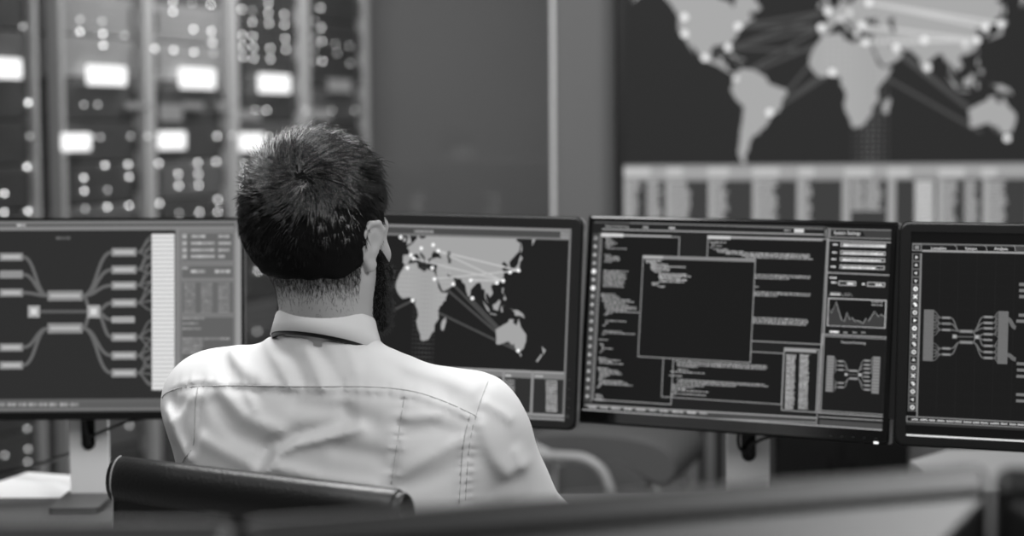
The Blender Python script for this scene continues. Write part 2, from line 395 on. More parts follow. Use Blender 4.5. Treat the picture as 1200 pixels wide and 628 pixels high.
# (px rect of the lit displays, dim?)
DISP = [(-24, 68, 16, 92, 0), (94, 77, 139, 100, 0), (203, 80, 244, 104, 0), (296, 87, 332, 109, 0), (378, 93, 404, 108, 1),
        (64, 156, 97, 177, 0), (178, 154, 209, 175, 0), (273, 156, 301, 177, 0), (270, 129, 296, 141, 1), (358, 128, 380, 140, 1), (145, 120, 170, 128, 1), (208, 120, 230, 128, 1), (248, 119, 262, 130, 1), (180, 122, 205, 142, 1)]
pn = np.array((TDIR.y, -TDIR.x, 0.0))      # rack fronts face the room
def on_rack(px, py):
    d = ray(px, py); o = np.array(P0); t = np.dot(o - EYE, pn) / np.dot(d, pn); p = Vector(EYE + d * t)
    return (p - P0).dot(TDIR), p.z                       # along the row, height
def add_led_mesh(r, m):
    me = MB()
    me.lathe([(r * 0.55, 0), (r, 0.0), (r, 0.004), (r * 0.6, 0.0055)], 8)
    M = Matrix.Rotation(R(90), 4, 'X'); me.v = [tuple(M @ Vector(v)) for v in me.v]
    o = me.build('indicator_light', m); d = o.data; bpy.data.objects.remove(o); return d
LEDME = [add_led_mesh(0.0042, LEDD), add_led_mesh(0.0042, LED)]
RACK_LABELS = ['server rack at the left photo edge, half cut off, with one lit display',
 'server rack second from the left photo edge, bright display high above the left monitor',
 'third server rack from the left photo edge, left of the man\'s hair',
 'fourth server rack from the left, its bright display just above the man\'s hair',
 'farthest server rack, beside the plain grey rear wall, with a dim display']
NU = 15; UH = 0.142
for ri in range(5):
    n = ri - 1
    c = P0 + TDIR * (n * RW)
    rk = thing('server_rack', RACK_LABELS[ri], 'server rack', (c.x, c.y, 0), (0, 0, ANG), 'server racks behind the glass')
    b = MB(); w = RW / 2 - 0.004
    b.box(-w, w, 0.03, 0.50, 0.0, 0.05); b.box(-w, w, 0.03, 0.50, 2.2, 2.26); b.box(-w, -w + 0.02, 0.03, 0.50, 0.05, 2.2); b.box(w - 0.02, w, 0.03, 0.50, 0.05, 2.2); b.box(-w, w, 0.48, 0.50, 0.05, 2.2)
    b.build('cabinet', RACKM, rk)
    for sx in (-1, 1):
        p = MB(); x = sx * (w - 0.014 - (0.055 if (ri, sx) in ((0, 1), (1, -1)) else 0)); p.prism(rrect(x - 0.014, x + 0.014, 0.0, 2.26, 0.008, 2), -0.028, 0.028, None, 0.004)
        p.build('door_post', RACKP, rk)
    leds = []
    for px, py, br in LEDPX:
        s, z = on_rack(px, py)
        if abs(s - n * RW) <= RW / 2 - 0.004: leds.append((s - n * RW, z, br))
    disps = []
    for x0, y0, x1, y1, dm in DISP:
        s, z = on_rack((x0 + x1) / 2, (y0 + y1) / 2)
        if abs(s - n * RW) <= RW / 2:
            s0, s1 = on_rack(x0, y0)[0] - n * RW, on_rack(x1, y1)[0] - n * RW
            q = w - 0.015; sh = max(0, -q - s0) - max(0, s1 - q); s0 += sh; s1 += sh
            disps.append((s0, s1, on_rack((x0 + x1) / 2, y1)[1], on_rack((x0 + x1) / 2, y0)[1], dm))
    for u in range(NU):
        z0 = 0.06 + u * UH; z1 = z0 + UH - 0.008
        sm = MB(); sm.prism(rrect(-w + 0.06, w - 0.06, z0, z1, 0.004, 1), 0.0, 0.45, None, 0.003)
        for k in range(4): sm.box(-w + 0.08, w - 0.08, -0.004, 0.001, z0 + 0.022 + k * 0.028, z0 + 0.028 + k * 0.028)
        for sx in (-1, 1): sm.box(sx * (w - 0.075) - 0.006, sx * (w - 0.075) + 0.006, -0.022, 0.0, z0 + 0.03, z1 - 0.03)
        un = sm.build('server_unit', UNIT_REFL if (ri, u) in ((1, 10), (1, 11), (1, 12), (2, 11), (2, 10)) else UNITG if (u * 7 + ri * 3) % 5 == 0 else UNIT, rk)
        for s, z, br in leds:
            if z0 - 0.008 <= z < z0 + UH - 0.008:
                lo = bpy.data.objects.new('indicator_light', LEDME[br]); link(lo, un); lo.location = (s, -0.004 if abs(s) < w - 0.06 else -0.03, z)
        for s0, s1, za, zb, dm in disps:
            if z0 - 0.008 <= (za + zb) / 2 < z0 + UH - 0.008:
                pm = MB(); pm.prism(rrect(s0, s1, za, zb, 0.006, 2), -0.034, -0.022, None, 0.002)
                pm.build('lit_display', PANELD if dm else PANEL, un)

# ------------------------------------------------------------------ wall screen with the world map
WM = Matrix.Translation((1.0, 5.52, 1.4))
vw = thing('wall_screen', 'huge wall display of a world map joined by network lines, above a table strip', 'wall screen', (1.0, 5.52, 1.4))
ws = Screen(WM); ws.gain = 1.12
wx0, wz1 = ws.L(733, -60); wx1, wz0 = ws.L(1345, 285); fx0 = ws.L(722, 100)[0]
h = MB(); h.prism(rrect(fx0, wx1 + 0.03, wz0 - 0.03, wz1 + 0.03, 0.004, 1), 0.0, 0.085, None, 0.003); h.build('housing', BLACKP, vw)
g = Graphic(ws); g.lrect(wx0, wz0, wx1, wz1, 0.17, 0); scr = g.build('screen', vw)
g = Graphic(ws)
fx = lambda lon: ws.L(922 + (lon + 35) * 1.43, 100)[0]
fz = lambda mm: ws.L(960, 97 - mm * 1.44)[1]
zt = ws.L(960, 193)[1]
draw_map(g, fx, fz, wx0 + 0.01, wx1, wz1, 0.66, 0.22)
dot_grid(g, fx, fz, [-4 + 4.7 * i for i in range(16)], [38 - 4.4 * i for i in range(25)], 0.0034, 34, 0.30)
g.build('world_map', scr)
g = Graphic(ws)
WL = [((865,31),(962,32)),((853,56),(962,32)),((853,56),(962,60)),((826,68),(970,13)),((862,92),(962,32)),((862,92),(1010,30)),((902,132),(975,85)),((902,132),(962,60)),((865,31),(970,13)),((865,31),(1010,30)),((802,20),(865,31)),((802,40),(865,31)),
 ((1014,49),(1145,47)),((1018,3),(1173,28)),((1010,30),(1145,47)),((1014,49),(1083,47)),((1083,47),(1145,47)),((1050,56),(1180,162)),((1040,92),(1150,155)),((1056,66),(1180,162)),((970,13),(1083,47)),((1018,3),(1155,32)),((902,132),(1000,60)),((853,56),(902,132))]
for i, (a, b) in enumerate(WL):
    L0, L1 = ws.L(*a), ws.L(*b); d = Vector((L1[0] - L0[0], L1[1] - L0[1])).normalized()
    # lines sit under the land where they cross the sea, over it where the two ends are inland
    land = a[0] > 1000 and b[0] > 1000 and b[1] < 100
    g.path([a, b], 0.009, 0.72 if land else 0.31, 3 if land else 1)
for px, py in [(802,20),(802,40),(865,31),(853,56),(826,68),(902,132),(962,32),(970,13),(1010,30),(1014,49),(975,85),(1050,56),(1083,47),(1087,79),(1145,47),(1155,32),(1173,28),(1180,162),(1018,3)]:
    g.disc(px, py, 0.0105, 1.0, 7)
for px, py in [(862,92),(1131,52),(985,22),(995,15),(1004,40)]: g.disc(px, py, 0.009, 0.8, 6)
g.build('network_links', scr)
g = Graphic(ws)
g.rect(731, 194, 1345, 285, 0.24, 2); g.rect(731, 193, 1345, 209, 0.50, 3); g.rect(731, 199, 1345, 203, 0.58, 4)
for a, b in [(731,762),(781,800),(829,854),(882,913),(936,954),(990,1022),(1040,1066),(1100,1130),(1150,1168)]: g.rect(a, 196.5, b, 207, 0.66, 5)
COLS = [(733,748),(758,773),(783,806),(831,850),(883,908),(935,948),(998,1012),(1014,1031),(1072,1094),(1100,1118),(1130,1144),(1153,1177),(1215,1240),(1262,1285)]
for a, b in COLS:
    big = (a == 1072)
    for k in range(18):
        y = 212 + k * 4.0
        if 995 < a < 1020 and k > 8: break
        g.rect(a, y, b + (0 if big else random.choice((-2, 0, 1, 3))), y + 2.7, 0.74 if big else 0.60, 4)
for a in (731, 780, 830, 882, 934, 987, 1040, 1098, 1152, 1205): g.rect(a, 196, a + (9 if a in (987, 1040) else 5), 285, 0.56, 3)
g.build('data_table', scr)

# ------------------------------------------------------------------ black cabinet beyond the desks, grey tube chair
cb = thing('cabinet', 'low black cabinet at the foot of the wall below the wall display', 'cabinet', (0, 0, 0))
xa, xb = at(905, 530, 5.25)[0], at(1063, 530, 5.25)[0]
b = MB(); b.prism(rrect(xa, xb, 0.05, 0.60, 0.006, 2), 5.22, 5.58, None, 0.004); b.build('body', GLOSS, cb)
for k in range(2):
    d = MB(); x0 = xa + 0.008 + k * (xb - xa) / 2; d.prism(rrect(x0, x0 + (xb - xa) / 2 - 0.016, 0.07, 0.57, 0.004, 2), 5.205, 5.222, None, 0.002)
    d = d.build('door', GLOSS, cb)
    hx = xa + (xb - xa) / 2 + (-0.03 if k == 0 else 0.03)
    MB().tube([(hx, 5.19, 0.26), (hx, 5.185, 0.31), (hx, 5.19, 0.36)], 0.005).build('handle', GLOSS, d)
b = MB(); b.box(xa + 0.02, xb - 0.02, 5.25, 5.56, 0, 0.05); b.build('plinth', GLOSS, cb)

vc = thing('visitor_chair', 'grey tube-framed chair with dark padded seat facing right behind the monitors', 'chair', (0.285, 5.12, 0), (0, 0, R(-16)))
vc.scale = (1, 1, 1.08)
# seat: side profile (x forward, z) swept across y
def pad(prof, y0, y1, nr=4, e=0.02):
    rings = []
    n = len(prof); cx = sum(p[0] for p in prof) / n; cz = sum(p[1] for p in prof) / n
    ys = [(y0, 0.80), (y0 + e * 0.4, 0.93), (y0 + e, 1.0), ((y0 + y1) / 2, 1.0), (y1 - e, 1.0), (y1 - e * 0.4, 0.93), (y1, 0.80)]
    for y, k in ys: rings.append([(cx + (x - cx) * (0.9 + 0.1 * k if k < 1 else 1), y, cz + (z - cz) * k) for x, z in prof])
    return rings
seat_prof = [tuple(p)[:2] for p in spline([(-0.20, 0.415, 0), (-0.19, 0.445, 0), (-0.08, 0.462, 0), (0.06, 0.458, 0), (0.16, 0.435, 0), (0.205, 0.395, 0), (0.20, 0.345, 0), (0.165, 0.325, 0), (0.12, 0.345, 0), (0.06, 0.385, 0), (-0.06, 0.395, 0), (-0.17, 0.395, 0), (-0.20, 0.415, 0)], 5)][:-1]
MB().loft(pad(seat_prof, -0.21, 0.21)).build('seat', FABRIC, vc)
back_prof = [tuple(p)[:2] for p in spline([(-0.245, 0.42, 0), (-0.215, 0.42, 0), (-0.20, 0.55, 0), (-0.235, 0.72, 0), (-0.27, 0.83, 0), (-0.30, 0.84, 0), (-0.305, 0.82, 0), (-0.27, 0.70, 0), (-0.24, 0.55, 0), (-0.25, 0.42, 0)], 5)][:-1]
MB().loft(pad(back_prof, -0.19, 0.19)).build('backrest', FABRICG, vc)
for sy in (-1, 1):
    y = sy * 0.235
    p = spline([(-0.30, y, 0.012), (-0.26, y, 0.25), (-0.235, y, 0.355), (-0.19, y, 0.392), (-0.10, y, 0.40), (-0.02, y, 0.392), (0.03, y, 0.34), (0.055, y, 0.20), (0.085, y, 0.012)], 6)
    MB().tube(p, 0.0135).build('leg_frame', TUBEG, vc)
    q = spline([(-0.13, sy * 0.22, 0.40), (-0.19, sy * 0.22, 0.43), (-0.215, sy * 0.215, 0.50), (-0.25, sy * 0.205, 0.66), (-0.28, sy * 0.19, 0.80)], 6)
    MB().tube(q, 0.0125).build('back_tube', TUBEG, vc)
    MB().tube([(0.15, sy * 0.19, 0.35), (0.17, sy * 0.2, 0.012)], 0.0115).build('front_leg', TUBEG, vc)
MB().tube([(-0.1, -0.235, 0.385), (-0.1, 0.235, 0.385)], 0.011).build('crossbar', TUBEG, vc)
MB().tube([(0.155, -0.2, 0.34), (0.155, 0.2, 0.34)], 0.009).build('crossbar', TUBEG, vc)

# ------------------------------------------------------------------ desks
DZ = 0.66
def desk(name, label, poly, m, legs):
    t = thing(name, label, 'desk', (sum(p[0] for p in poly) / len(poly), sum(p[1] for p in poly) / len(poly), 0))
    b = MB(); n = len(poly)
    lo = [(x, y, DZ - 0.03) for x, y in poly]; hi = [(x, y, DZ) for x, y in poly]
    b.add(lo + hi, [tuple(range(n))[::-1], tuple(range(n, 2 * n))] + [(i, (i + 1) % n, n + (i + 1) % n, n + i) for i in range(n)])
    b.build('desktop', m, t, wc=True)
    for x, y in legs:
        l = MB(); l.box(x - 0.025, x + 0.025, y - 0.025, y + 0.025, 0, DZ - 0.03); l.build('leg', STEEL, t, wc=True)
    return t
cnr = at_z(33, 553, DZ); lft = at_z(0, 564, DZ); e1 = at_z(140, 561, DZ)
dl = Vector((lft[0] - cnr[0], lft[1] - cnr[1])).normalized(); yb = 3.245; q = (yb + 0.003 - cnr[1]) / dl.y; far = (cnr[0] + dl.x * q, yb + 0.003)
desk('side_desk', 'white desktop corner behind the left monitor stand', [(e1[0], yb + 0.003), (e1[0], e1[1]), (cnr[0], cnr[1]), far], DESKW, [(-0.76, 3.32), (-0.86, 3.32)])
c1 = at_z(1066, 540, DZ); c2 = at_z(1110, 527, DZ)
desk('side_desk', 'pale grey desktop visible under the right-hand monitor', [(c1[0], yb + 0.003), (1.7, yb + 0.003), (1.7, c2[1]), (c2[0], c2[1]), (c1[0], c1[1])], DESKG, [(1.60, 3.34), (0.95, 3.4)])
desk('monitor_desk', 'dark desk carrying the row of four lit monitors', [(-1.35, 2.72), (-0.75, 2.68), (0.9, 2.58), (1.7, 2.42), (1.7, yb), (-1.35, yb)], DESKD, [(-1.25, 3.1), (-1.2, 2.8), (1.55, 2.60), (1.55, 3.1), (0.1, 3.15)])

# ------------------------------------------------------------------ monitors
def monitor(name, label, loc, rot, W, H, bez, thick_bezel, stand):
    """bez = (left, right, top, bottom); returns thing, screen plane"""
    t = thing(name, label, 'monitor', loc, rot, 'monitors along the desk')
    M = t.matrix_world.copy(); s = Screen(M)
    l, r, tp, bt = bez; x0, x1, z0, z1 = -W / 2, W / 2, -H / 2, H / 2
    ix0, ix1, iz0, iz1 = x0 + l, x1 - r, z0 + bt, z1 - tp
    rad = 0.013 if thick_bezel else 0.004
    # bezel ring
    out = rrect(x0, x1, z0, z1, rad); inn = rrect(ix0, ix1, iz0, iz1, 0.0008); n = len(out)
    b = MB()
    lay = [(inn, 0.003), (inn, -0.004 if thick_bezel else -0.0022), (rrect(x0 + .0025, x1 - .0025, z0 + .0025, z1 - .0025, rad), -0.004 if thick_bezel else -0.0022), (out, -0.001), (out, 0.022)]
    rings = [[(x, y, z) for x, z in o] for o, y in lay]
    b.loft(rings, False, False); b.build('bezel', BLACKP if thick_bezel else GLOSS, t)
    rm = MB(); rm.loft([[(x, y, z) for x, z in o] for o, y in [(rrect(x0 - .0012, x1 + .0012, z0 - .0012, z1 + .0012, rad), 0.0), (rrect(x0 - .0012, x1 + .0012, z0 - .0012, z1 + .0012, rad), 0.024), (out, 0.024), (out, 0.0)]], False, False)
    rm.build('side_rim', RIM, t)
    bk = MB(); rings = []
    for k, y in ((1.0, 0.022), (0.985, 0.028), (0.80, 0.040), (0.55, 0.052), (0.50, 0.054)):
        rings.append([(x * k, y, z * k) for x, z in out])
    bk.loft(rings, True, False); bk.build('back_casing', CASE, t)
    # stand: a white upright slab with a cable hole and a foot
    Mi = M.inverted(); sx0, sx1, sy = stand
    zb = DZ + 0.012
    sc = (sx0 + sx1) / 2; hw = (sx1 - sx0) / 2; rzM = Matrix.Rotation(-rot[2] * 0, 4, 'Z')
    top = loc[2] + 0.03
    st = MB(); hz1 = top; hc = DZ + 0.12; hr = 0.0105; hl = 0.018
    # slab face with an oval hole: two rings of matched points
    N = 32; hole = []; outer = []
    for k in range(N):
        a = 2 * PI * k / N; ca, sa = math.cos(a), math.sin(a)
        hole.append((sc + hr * ca, hc + hr * sa + (hl if sa > 0 else -hl)))
        q = max(abs(ca) / hw, abs(sa) / 0.5 if False else 0)
        tx = hw / abs(ca) if abs(ca) > 1e-6 else 1e9; tz = ((hz1 - hc) if sa > 0 else (hc - zb)) / abs(sa) if abs(sa) > 1e-6 else 1e9
        d = min(tx, tz); outer.append((sc + d * ca, hc + d * sa))
    # corners exact
    for cxx, czz in ((sc + hw, hz1), (sc - hw, hz1), (sc - hw, zb), (sc + hw, zb)):
        i = min(range(N), key=lambda j: (outer[j][0] - cxx) ** 2 + (outer[j][1] - czz) ** 2); outer[i] = (cxx, czz)
    lay = [(hole, sy + 0.012), (hole, sy), (outer, sy), (outer, sy + 0.012), (hole, sy + 0.012)]
    st.loft([[(x, y, z) for x, z in o] for o, y in lay], False, False)
    so = st.build('stand_column', WHITEP, t, wc=True)
    cl = MB(); cl.loft([[(sc + (x - sc) * k, y, hc + (z - hc) * k) for x, z in hole] for k, y in ((1.12, sy - 0.001), (1.12, sy - 0.004), (0.98, sy - 0.004), (0.98, sy + 0.011), (0.2, sy + 0.011))], True, False)
    cl.build('cable_grommet', GLOSS, so, wc=True)
    ft = MB(); ft.prism(rrect(sc - 0.042, sc + 0.042, sy - 0.13, sy + 0.03, 0.012), DZ + 0.0005, DZ + 0.012)
    ft.v = [(x, z, y) for x, y, z in ft.v]; ft.f = [f[::-1] for f in ft.f]
    ft.build('stand_foot', DESKD, t, wc=True)
    nk = MB(); pc = M @ Vector((0, 0.054, 0)); nk.tube([pc, (sc, sy + 0.006, top - 0.035)], [0.03, 0.03], 16); nk.build('mount_neck', CASE, t, wc=True)
    return t, s, (ix0, ix1, iz0, iz1)

def base_screen(t, s, rc, g0, name='screen'):
    g = Graphic(s); g.lrect(*[rc[i] for i in (0, 2, 1, 3)], g0, 0); g.mb.v = [(x, 0.0, z) for x, y, z in g.mb.v]
    return g.build(name, t)

def bez4(p0, p1, n=12):
    mx = (p0[0] + p1[0]) / 2
    out = []
    for k in range(n + 1):
        u = k / n; a = (1 - u) ** 3; b = 3 * u * (1 - u) ** 2; c = 3 * u * u * (1 - u); d = u ** 3
        out.append((a * p0[0] + (b + c) * mx + d * p1[0], (a + b) * p0[1] + (c + d) * p1[1]))
    return out

def flow(G, T, k, gb, gc, gblock, left_block=True, stripes=36):
    """the pipeline diagram, in the left monitor's sketch coordinates; T maps to the target sketch"""
    u = 0.00133 * k
    RB = [295.5, 316, 334.5, 355, 395, 416.5, 437]; RX = (131, 160); CB = (56, 97); LB = [301, 321.5, 343, 407, 428]; LX = (0, 27)
    def bar(x0, x1, y, h, g, core=True):
        (a, c), (b, d) = G.c.L(*T(x0, y - h / 2)), G.c.L(*T(x1, y + h / 2)); G.lrect(a, c, b, d, g, 4)
        if core:
            (a, c), (b, d) = G.c.L(*T(x0 + 3, y - h / 6)), G.c.L(*T(x1 - 3, y + h / 6)); G.lrect(a, c, b, d, min(1, g * 1.32), 5)
    w = 4.2 * u
    for y in RB: bar(RX[0], RX[1], y, 9.5, gb)
    bar(131, 158, 374.5, 7.5, gb * 1.15, False)
    for y in (346.5, 384.5): bar(CB[0], CB[1], y, 12, gb * 0.95)
    for i, y in enumerate(LB): bar(LX[0], LX[1], y, 9, gb, i != 1)
    cur = lambda a, b: G.path([T(*p) for p in bez4(a, b)], w, gc, 3)
    for y in RB[:3]: cur((97, 346.5), (131, y))
    for y in RB[5:]: cur((97, 384.5), (131, y))
    for y in (RB[3], 374.5, RB[4]): cur((112, 365), (131, y))
    for y in LB[:3]: cur((27, y), (57, 346.5))
    for y in LB[3:]: cur((27, y), (57, 384.5))
    cur((97, 346.5), (108, 365)); cur((97, 384.5), (108, 365)); G.path([T(40, 365), T(112, 365)], w, gc, 2)
    for x, r in ((40, 7), (110, 7.5)):
        (a, c), (b, d) = G.c.L(*T(x - r, 365 - r)), G.c.L(*T(x + r, 365 + r)); G.lrect(a, c, b, d, gb * 1.15, 5)
        (a, c), (b, d) = G.c.L(*T(x - r * .5, 365 - r * .5)), G.c.L(*T(x + r * .5, 365 + r * .5)); G.lrect(a, c, b, d, min(1, gb * 1.5), 6)
    for i, y in enumerate(RB):                             # fans into the block
        ks = [0, 1, 2, 3] if i not in (0, 6) else [0, 1, 2, 3, 4]
        for j in ks:
            yt = 281 + (y - 295.5) * 1.11 + (j - len(ks) / 2 + .5) * 11
            G.path([T(*p) for p in bez4((160, y), (179, min(452, max(277, yt))), 8)], w * 0.5, gc, 3)
    blocks = [(178, 205, 274, 457)] + ([(-56, -29, 274, 452)] if left_block else [])
    for x0, x1, y0, y1 in blocks:
        (a, c), (b, d) = G.c.L(*T(x0, y0)), G.c.L(*T(x1, y1)); G.lrect(a, c, b, d, gblock * 0.78, 4)
        for q in range(stripes):
            z0 = c + (d - c) * (q + 0.15) / stripes; z1 = c + (d - c) * (q + 0.80) / stripes; G.lrect(a, z0, b, z1, gblock, 5)
    if left_block:
        for i, y in enumerate(LB):
            for j in range(5):
                G.path([T(*p) for p in bez4((0, y), (-29, min(450, max(277, y + (y - 365) * .15 + (j - 2) * 12))), 8)], w * 0.5, gc, 3)

# --- left monitor (flow diagram with a bright column)
t1, s1, rc = monitor('computer_monitor', 'left monitor with bright column and branching flow diagram, left of the man', (-0.7138, 3.1679, 0.9819), (R(-5.07), R(0.26), R(1.64)), 0.515, 0.34, (0.004, 0.004, 0.004, 0.012), False, (at(82, 540, 3.225)[0], at(127, 540, 3.225)[0], 3.225))
s1.gain = 1.12
so = base_screen(t1, s1, rc, 0.185)
g = Graphic(s1); flow(g, lambda x, y: (x, y), 1.0, 0.50, 0.36, 0.80, True); g.words(66, 279, 18, 4, 0.36)
g.build('flow_diagram', so)
g = Graphic(s1)
lx, rx = rc[0], rc[1]
def band(G, y0, y1, gg, layer, x0=None, x1=None):
    z0, z1 = G.c.L(240, y0)[1], G.c.L(240, y1)[1]; G.lrect(lx if x0 is None else x0, z0, rx if x1 is None else x1, z1, gg, layer)
band(g, 256.5, 262, 0.48, 1); band(g, 262, 265, 0.34, 1); band(g, 265, 269.5, 0.52, 2); g.words(20, 264, 12, 3.2, 0.66, 4)
g.rect(206, 269, 211, 476, 0.46, 3); g.build('tab_bar', so)
g = Graphic(s1)
g.rect(211, 269, 284.5, 488, 0.46, 1); g.rect(276, 258, 284.8, 488, 0.60, 2)
g.frame(212, 272, 275, 307, 0.48, 3, 1.2, 0.40)
for i, y in enumerate((277, 285, 293, 300.5)):
    g.rect(214, y - 2.5, 219, y + 2.5, 0.62, 4); g.words(224, y, 30 if i else 18, 4, 0.64, 4, True)
    g.words(256, y, (14, 16, 14, 8)[i], 4, 0.64, 4, True)
g.frame(212, 310, 275, 327, 0.48, 3, 1.2, 0.40); g.words(214, 314, 8, 4, 0.55, 4); g.words(224, 318, 18, 4.5, 0.66, 4); g.words(252, 318, 20, 4.5, 0.66, 4)
g.frame(212, 329, 275, 368, 0.46, 3, 1.2, 0.40)
for x in (216, 236, 256):
    for k in range(9): g.words(x, 333 + k * 4, 14, 2.6, 0.52, 4, True)
for i, (y, ln) in enumerate(((373, 28), (379, 20), (385, 24), (397, 60), (401, 26), (405, 26), (409, 24), (413, 26), (424, 18), (428, 14))): g.words(214, y, ln, 3, 0.52, 4, True)
g.frame(212, 371, 275, 470, 0.44, 3, 1.2, 0.38)
g.build('side_panel', so)
g = Graphic(s1)
band(g, 466.5, 471, 0.38, 2); band(g, 471, 477.5, 0.36, 2); band(g, 477.5, 480, 0.42, 3)
for k in range(8): g.words(-2 + k * 12.2 - 1, 474, 10.5, 5, 0.55, 4, True)
for k in range(5): g.words(-64 + k * 12.2, 474, 10.5, 5, 0.55, 4, True)
band(g, 480, 486, 0.27, 1)
g.build('task_bar', so)

# --- monitor behind the man's head (world map)
t2, s2, rc = monitor('computer_monitor', 'thick black framed monitor with a world map, partly behind the man\'s head', (-0.1411, 3.0488, 0.992), (R(-6.46), R(1.15), R(-12.8)), 0.51, 0.34, (0.016, 0.018, 0.018, 0.013), True, (at(515, 540, 3.12)[0], at(565, 540, 3.12)[0], 3.12))
s2.gain = 1.1
so = base_screen(t2, s2, rc, 0.115)
ix0, ix1, iz0, iz1 = rc
g = Graphic(s2)
A, B, Cc = s2.L(464, 337), s2.L(607, 411), s2.L(499, 398)
kx = (s2.L(617, 390)[0] - A[0]) / (153 + 17); ax = A[0] + 17 * kx
kz = (B[1] - A[1]) / (merc(-39) - merc(15)); az = A[1] - kz * merc(15)
mz1 = s2.L(560, 278.5)[1]; mx1 = s2.L(664, 360)[0]
draw_map(g, lambda a: ax + kx * a, lambda q: az + kz * q, ix0 + 0.004, mx1, mz1, 0.64, 0.25)
dot_grid(g, lambda a: ax + kx * a, lambda q: az + kz * q, [-14 + 4.4 * i for i in range(16)], [40 - 4.4 * i for i in range(25)], 0.0014, 22, 0.14)
g.build('world_map', so)
g = Graphic(s2)
for a, b, gg in [((514,294),(608,317),.74),((485,303),(590,329),.72),((508,327),(608,317),.72),((514,294),(590,329),.72),((551,328),(590,329),.74)]: g.path([a, b], 0.0024, gg - 0.04, 3)
for a, b in [((510,327),(607,411)),((484,352),(607,411)),((531,333),(607,411)),((444,372),(484,352)),((440,362),(478,314)),((552,350),(600,400))]: g.path([a, b], 0.0035, 0.30, 1)
for px, py in [(470,278),(494,291),(508,287),(514,294),(482,299),(485,303),(478,314),(507,314),(509.5,327),(531.5,333),(552,328.5),(554,349.5),(598,319),(608,317),(590,329),(582.6,331.5),(484,352),(607.5,411)]: g.disc(px, py, 0.0030, 1.0, 7)
g.build('network_links', so)
g = Graphic(s2)
zA, zB, zC, zD = [s2.L(560, y)[1] for y in (265.5, 268.5, 276, 278.5)]
g.lrect(ix0, zA, ix1, zB, 0.50, 3); g.lrect(ix0, zB, ix1, zC, 0.28, 2); g.lrect(ix0, zC, ix1, zD, 0.44, 3); g.words(486, 271, 24, 4, 0.55, 4, True)
for k in range(3): g.rect(657, 272.2 + k * 2.6, 667, 273.9 + k * 2.6, 0.60, 5)
g.rect(667.5, 268, 671, 495, 0.44, 4)
g.build('tab_bar', so)
g = Graphic(s2)
zt0, zt1, zt2, zt3 = [s2.L(640, y)[1] for y in (435, 437.5, 444, 484.5)]
g.lrect(ix0, zt0, mx1, zt3, 0.18, 5); g.lrect(ix0, zt0, mx1, zt1, 0.55, 6); g.lrect(ix0, zt1, mx1, zt2, 0.44, 6)
g.lrect(ix0, zt3, mx1 + 0.004, s2.L(640, 488)[1], 0.52, 6); g.lrect(ix0, s2.L(640, 488)[1], mx1 + 0.004, s2.L(640, 489.5)[1], 0.3, 6); g.lrect(ix0, s2.L(640, 489.5)[1], mx1 + 0.004, s2.L(640, 492)[1], 0.5, 6)
for px in (556, 589, 623): x, z = s2.L(px, 436); g.lrect(x, zt0, x + 0.0042, zt3, 0.52, 7)
for px, ln, gg in ((560, 14, .45), (574, 12, .40), (592, 12, .55), (640, 14, .66)):
    for k in range(13):
        if px in (560, 574) and k > 9: continue
        g.words(px, 445.5 + k * 2.9 + (px - 600) * .02, ln, 2.0, gg, 7, True)
for px, ln in ((562, 14), (593, 7), (627, 10)): g.words(px, 440 + (px - 600) * .02, ln, 2.6, 0.7, 7, True)
g.build('data_table', so)
for y in (445, 456, 467, 478): 
    x, z = s2.L(667.5, y); MB().prism(rrect(x - .0022, x + .0022, z - .0015, z + .0015, .001, 2), -0.006, -0.003).build('button', GLOSS, t2)
x, z = s2.L(665.5, 488); MB().prism(rrect(x - .003, x + .003, z - .003, z + .003, .0028, 4), -0.0062, -0.003).build('power_button', CASE, t2)

# --- code monitor
t3, s3, rc = monitor('computer_monitor', 'monitor full of overlapping code windows with a system settings panel', (0.3516, 2.9772, 0.9836), (R(-7.59), R(0.32), R(-25.05)), 0.515, 0.34, (0.0065, 0.0095, 0.008, 0.020), False, (at(852, 535, 3.075)[0], at(902, 535, 3.075)[0], 3.075))
s3.gain = 1.25
so = base_screen(t3, s3, rc, 0.13)
ix0, ix1, iz0, iz1 = rc
K = lambda zx, zy: (670 + zx / 2.1667, 240 + zy / 2.1667)             # close-up sketch coordinates
def krect(G, a, b, c, d, gg, ly): G.rect(*K(a, b), *K(c, d), gg, ly)
def kframe(G, a, b, c, d, gg, ly, w=1.1, fill=None): G.frame(*K(a, b), *K(c, d), gg, ly, w, fill)
g = Graphic(s3)
krect(g, 58, 42, 646, 60, 0.33, 1); g.path([K(78, 62), K(640, 76)], 0.0022, 0.5, 3); g.path([K(150, 46), K(640, 62)], 0.0012, 0.42, 3)
g.text('Network Monitoring', *K(116, 55), 3.2, 0.75, 5, 0.85); g.words(*K(182, 57), 7, 2.6, 0.62, 5, True); g.words(*K(248, 59), 8, 2.6, 0.62, 5, True)
g.words(*K(540, 65), 8, 2.2, 0.55, 5); g.rect(*K(566, 61), *K(590, 71), 0.66, 5); g.path([K(645, 62), K(645, 82)], 0.0014, 0.5, 4)
g.build('tab_bar', so)
g = Graphic(s3)
xa = s3.L(*K(64, 90))[0]; za, zb = s3.L(*K(60, 72))[1], s3.L(*K(30, 500))[1]
g.lrect(xa - 0.007, za, xa + 0.0045, zb, 0.26, 1); g.lrect(xa + 0.0045, za, xa + 0.0062, zb, 0.48, 2)
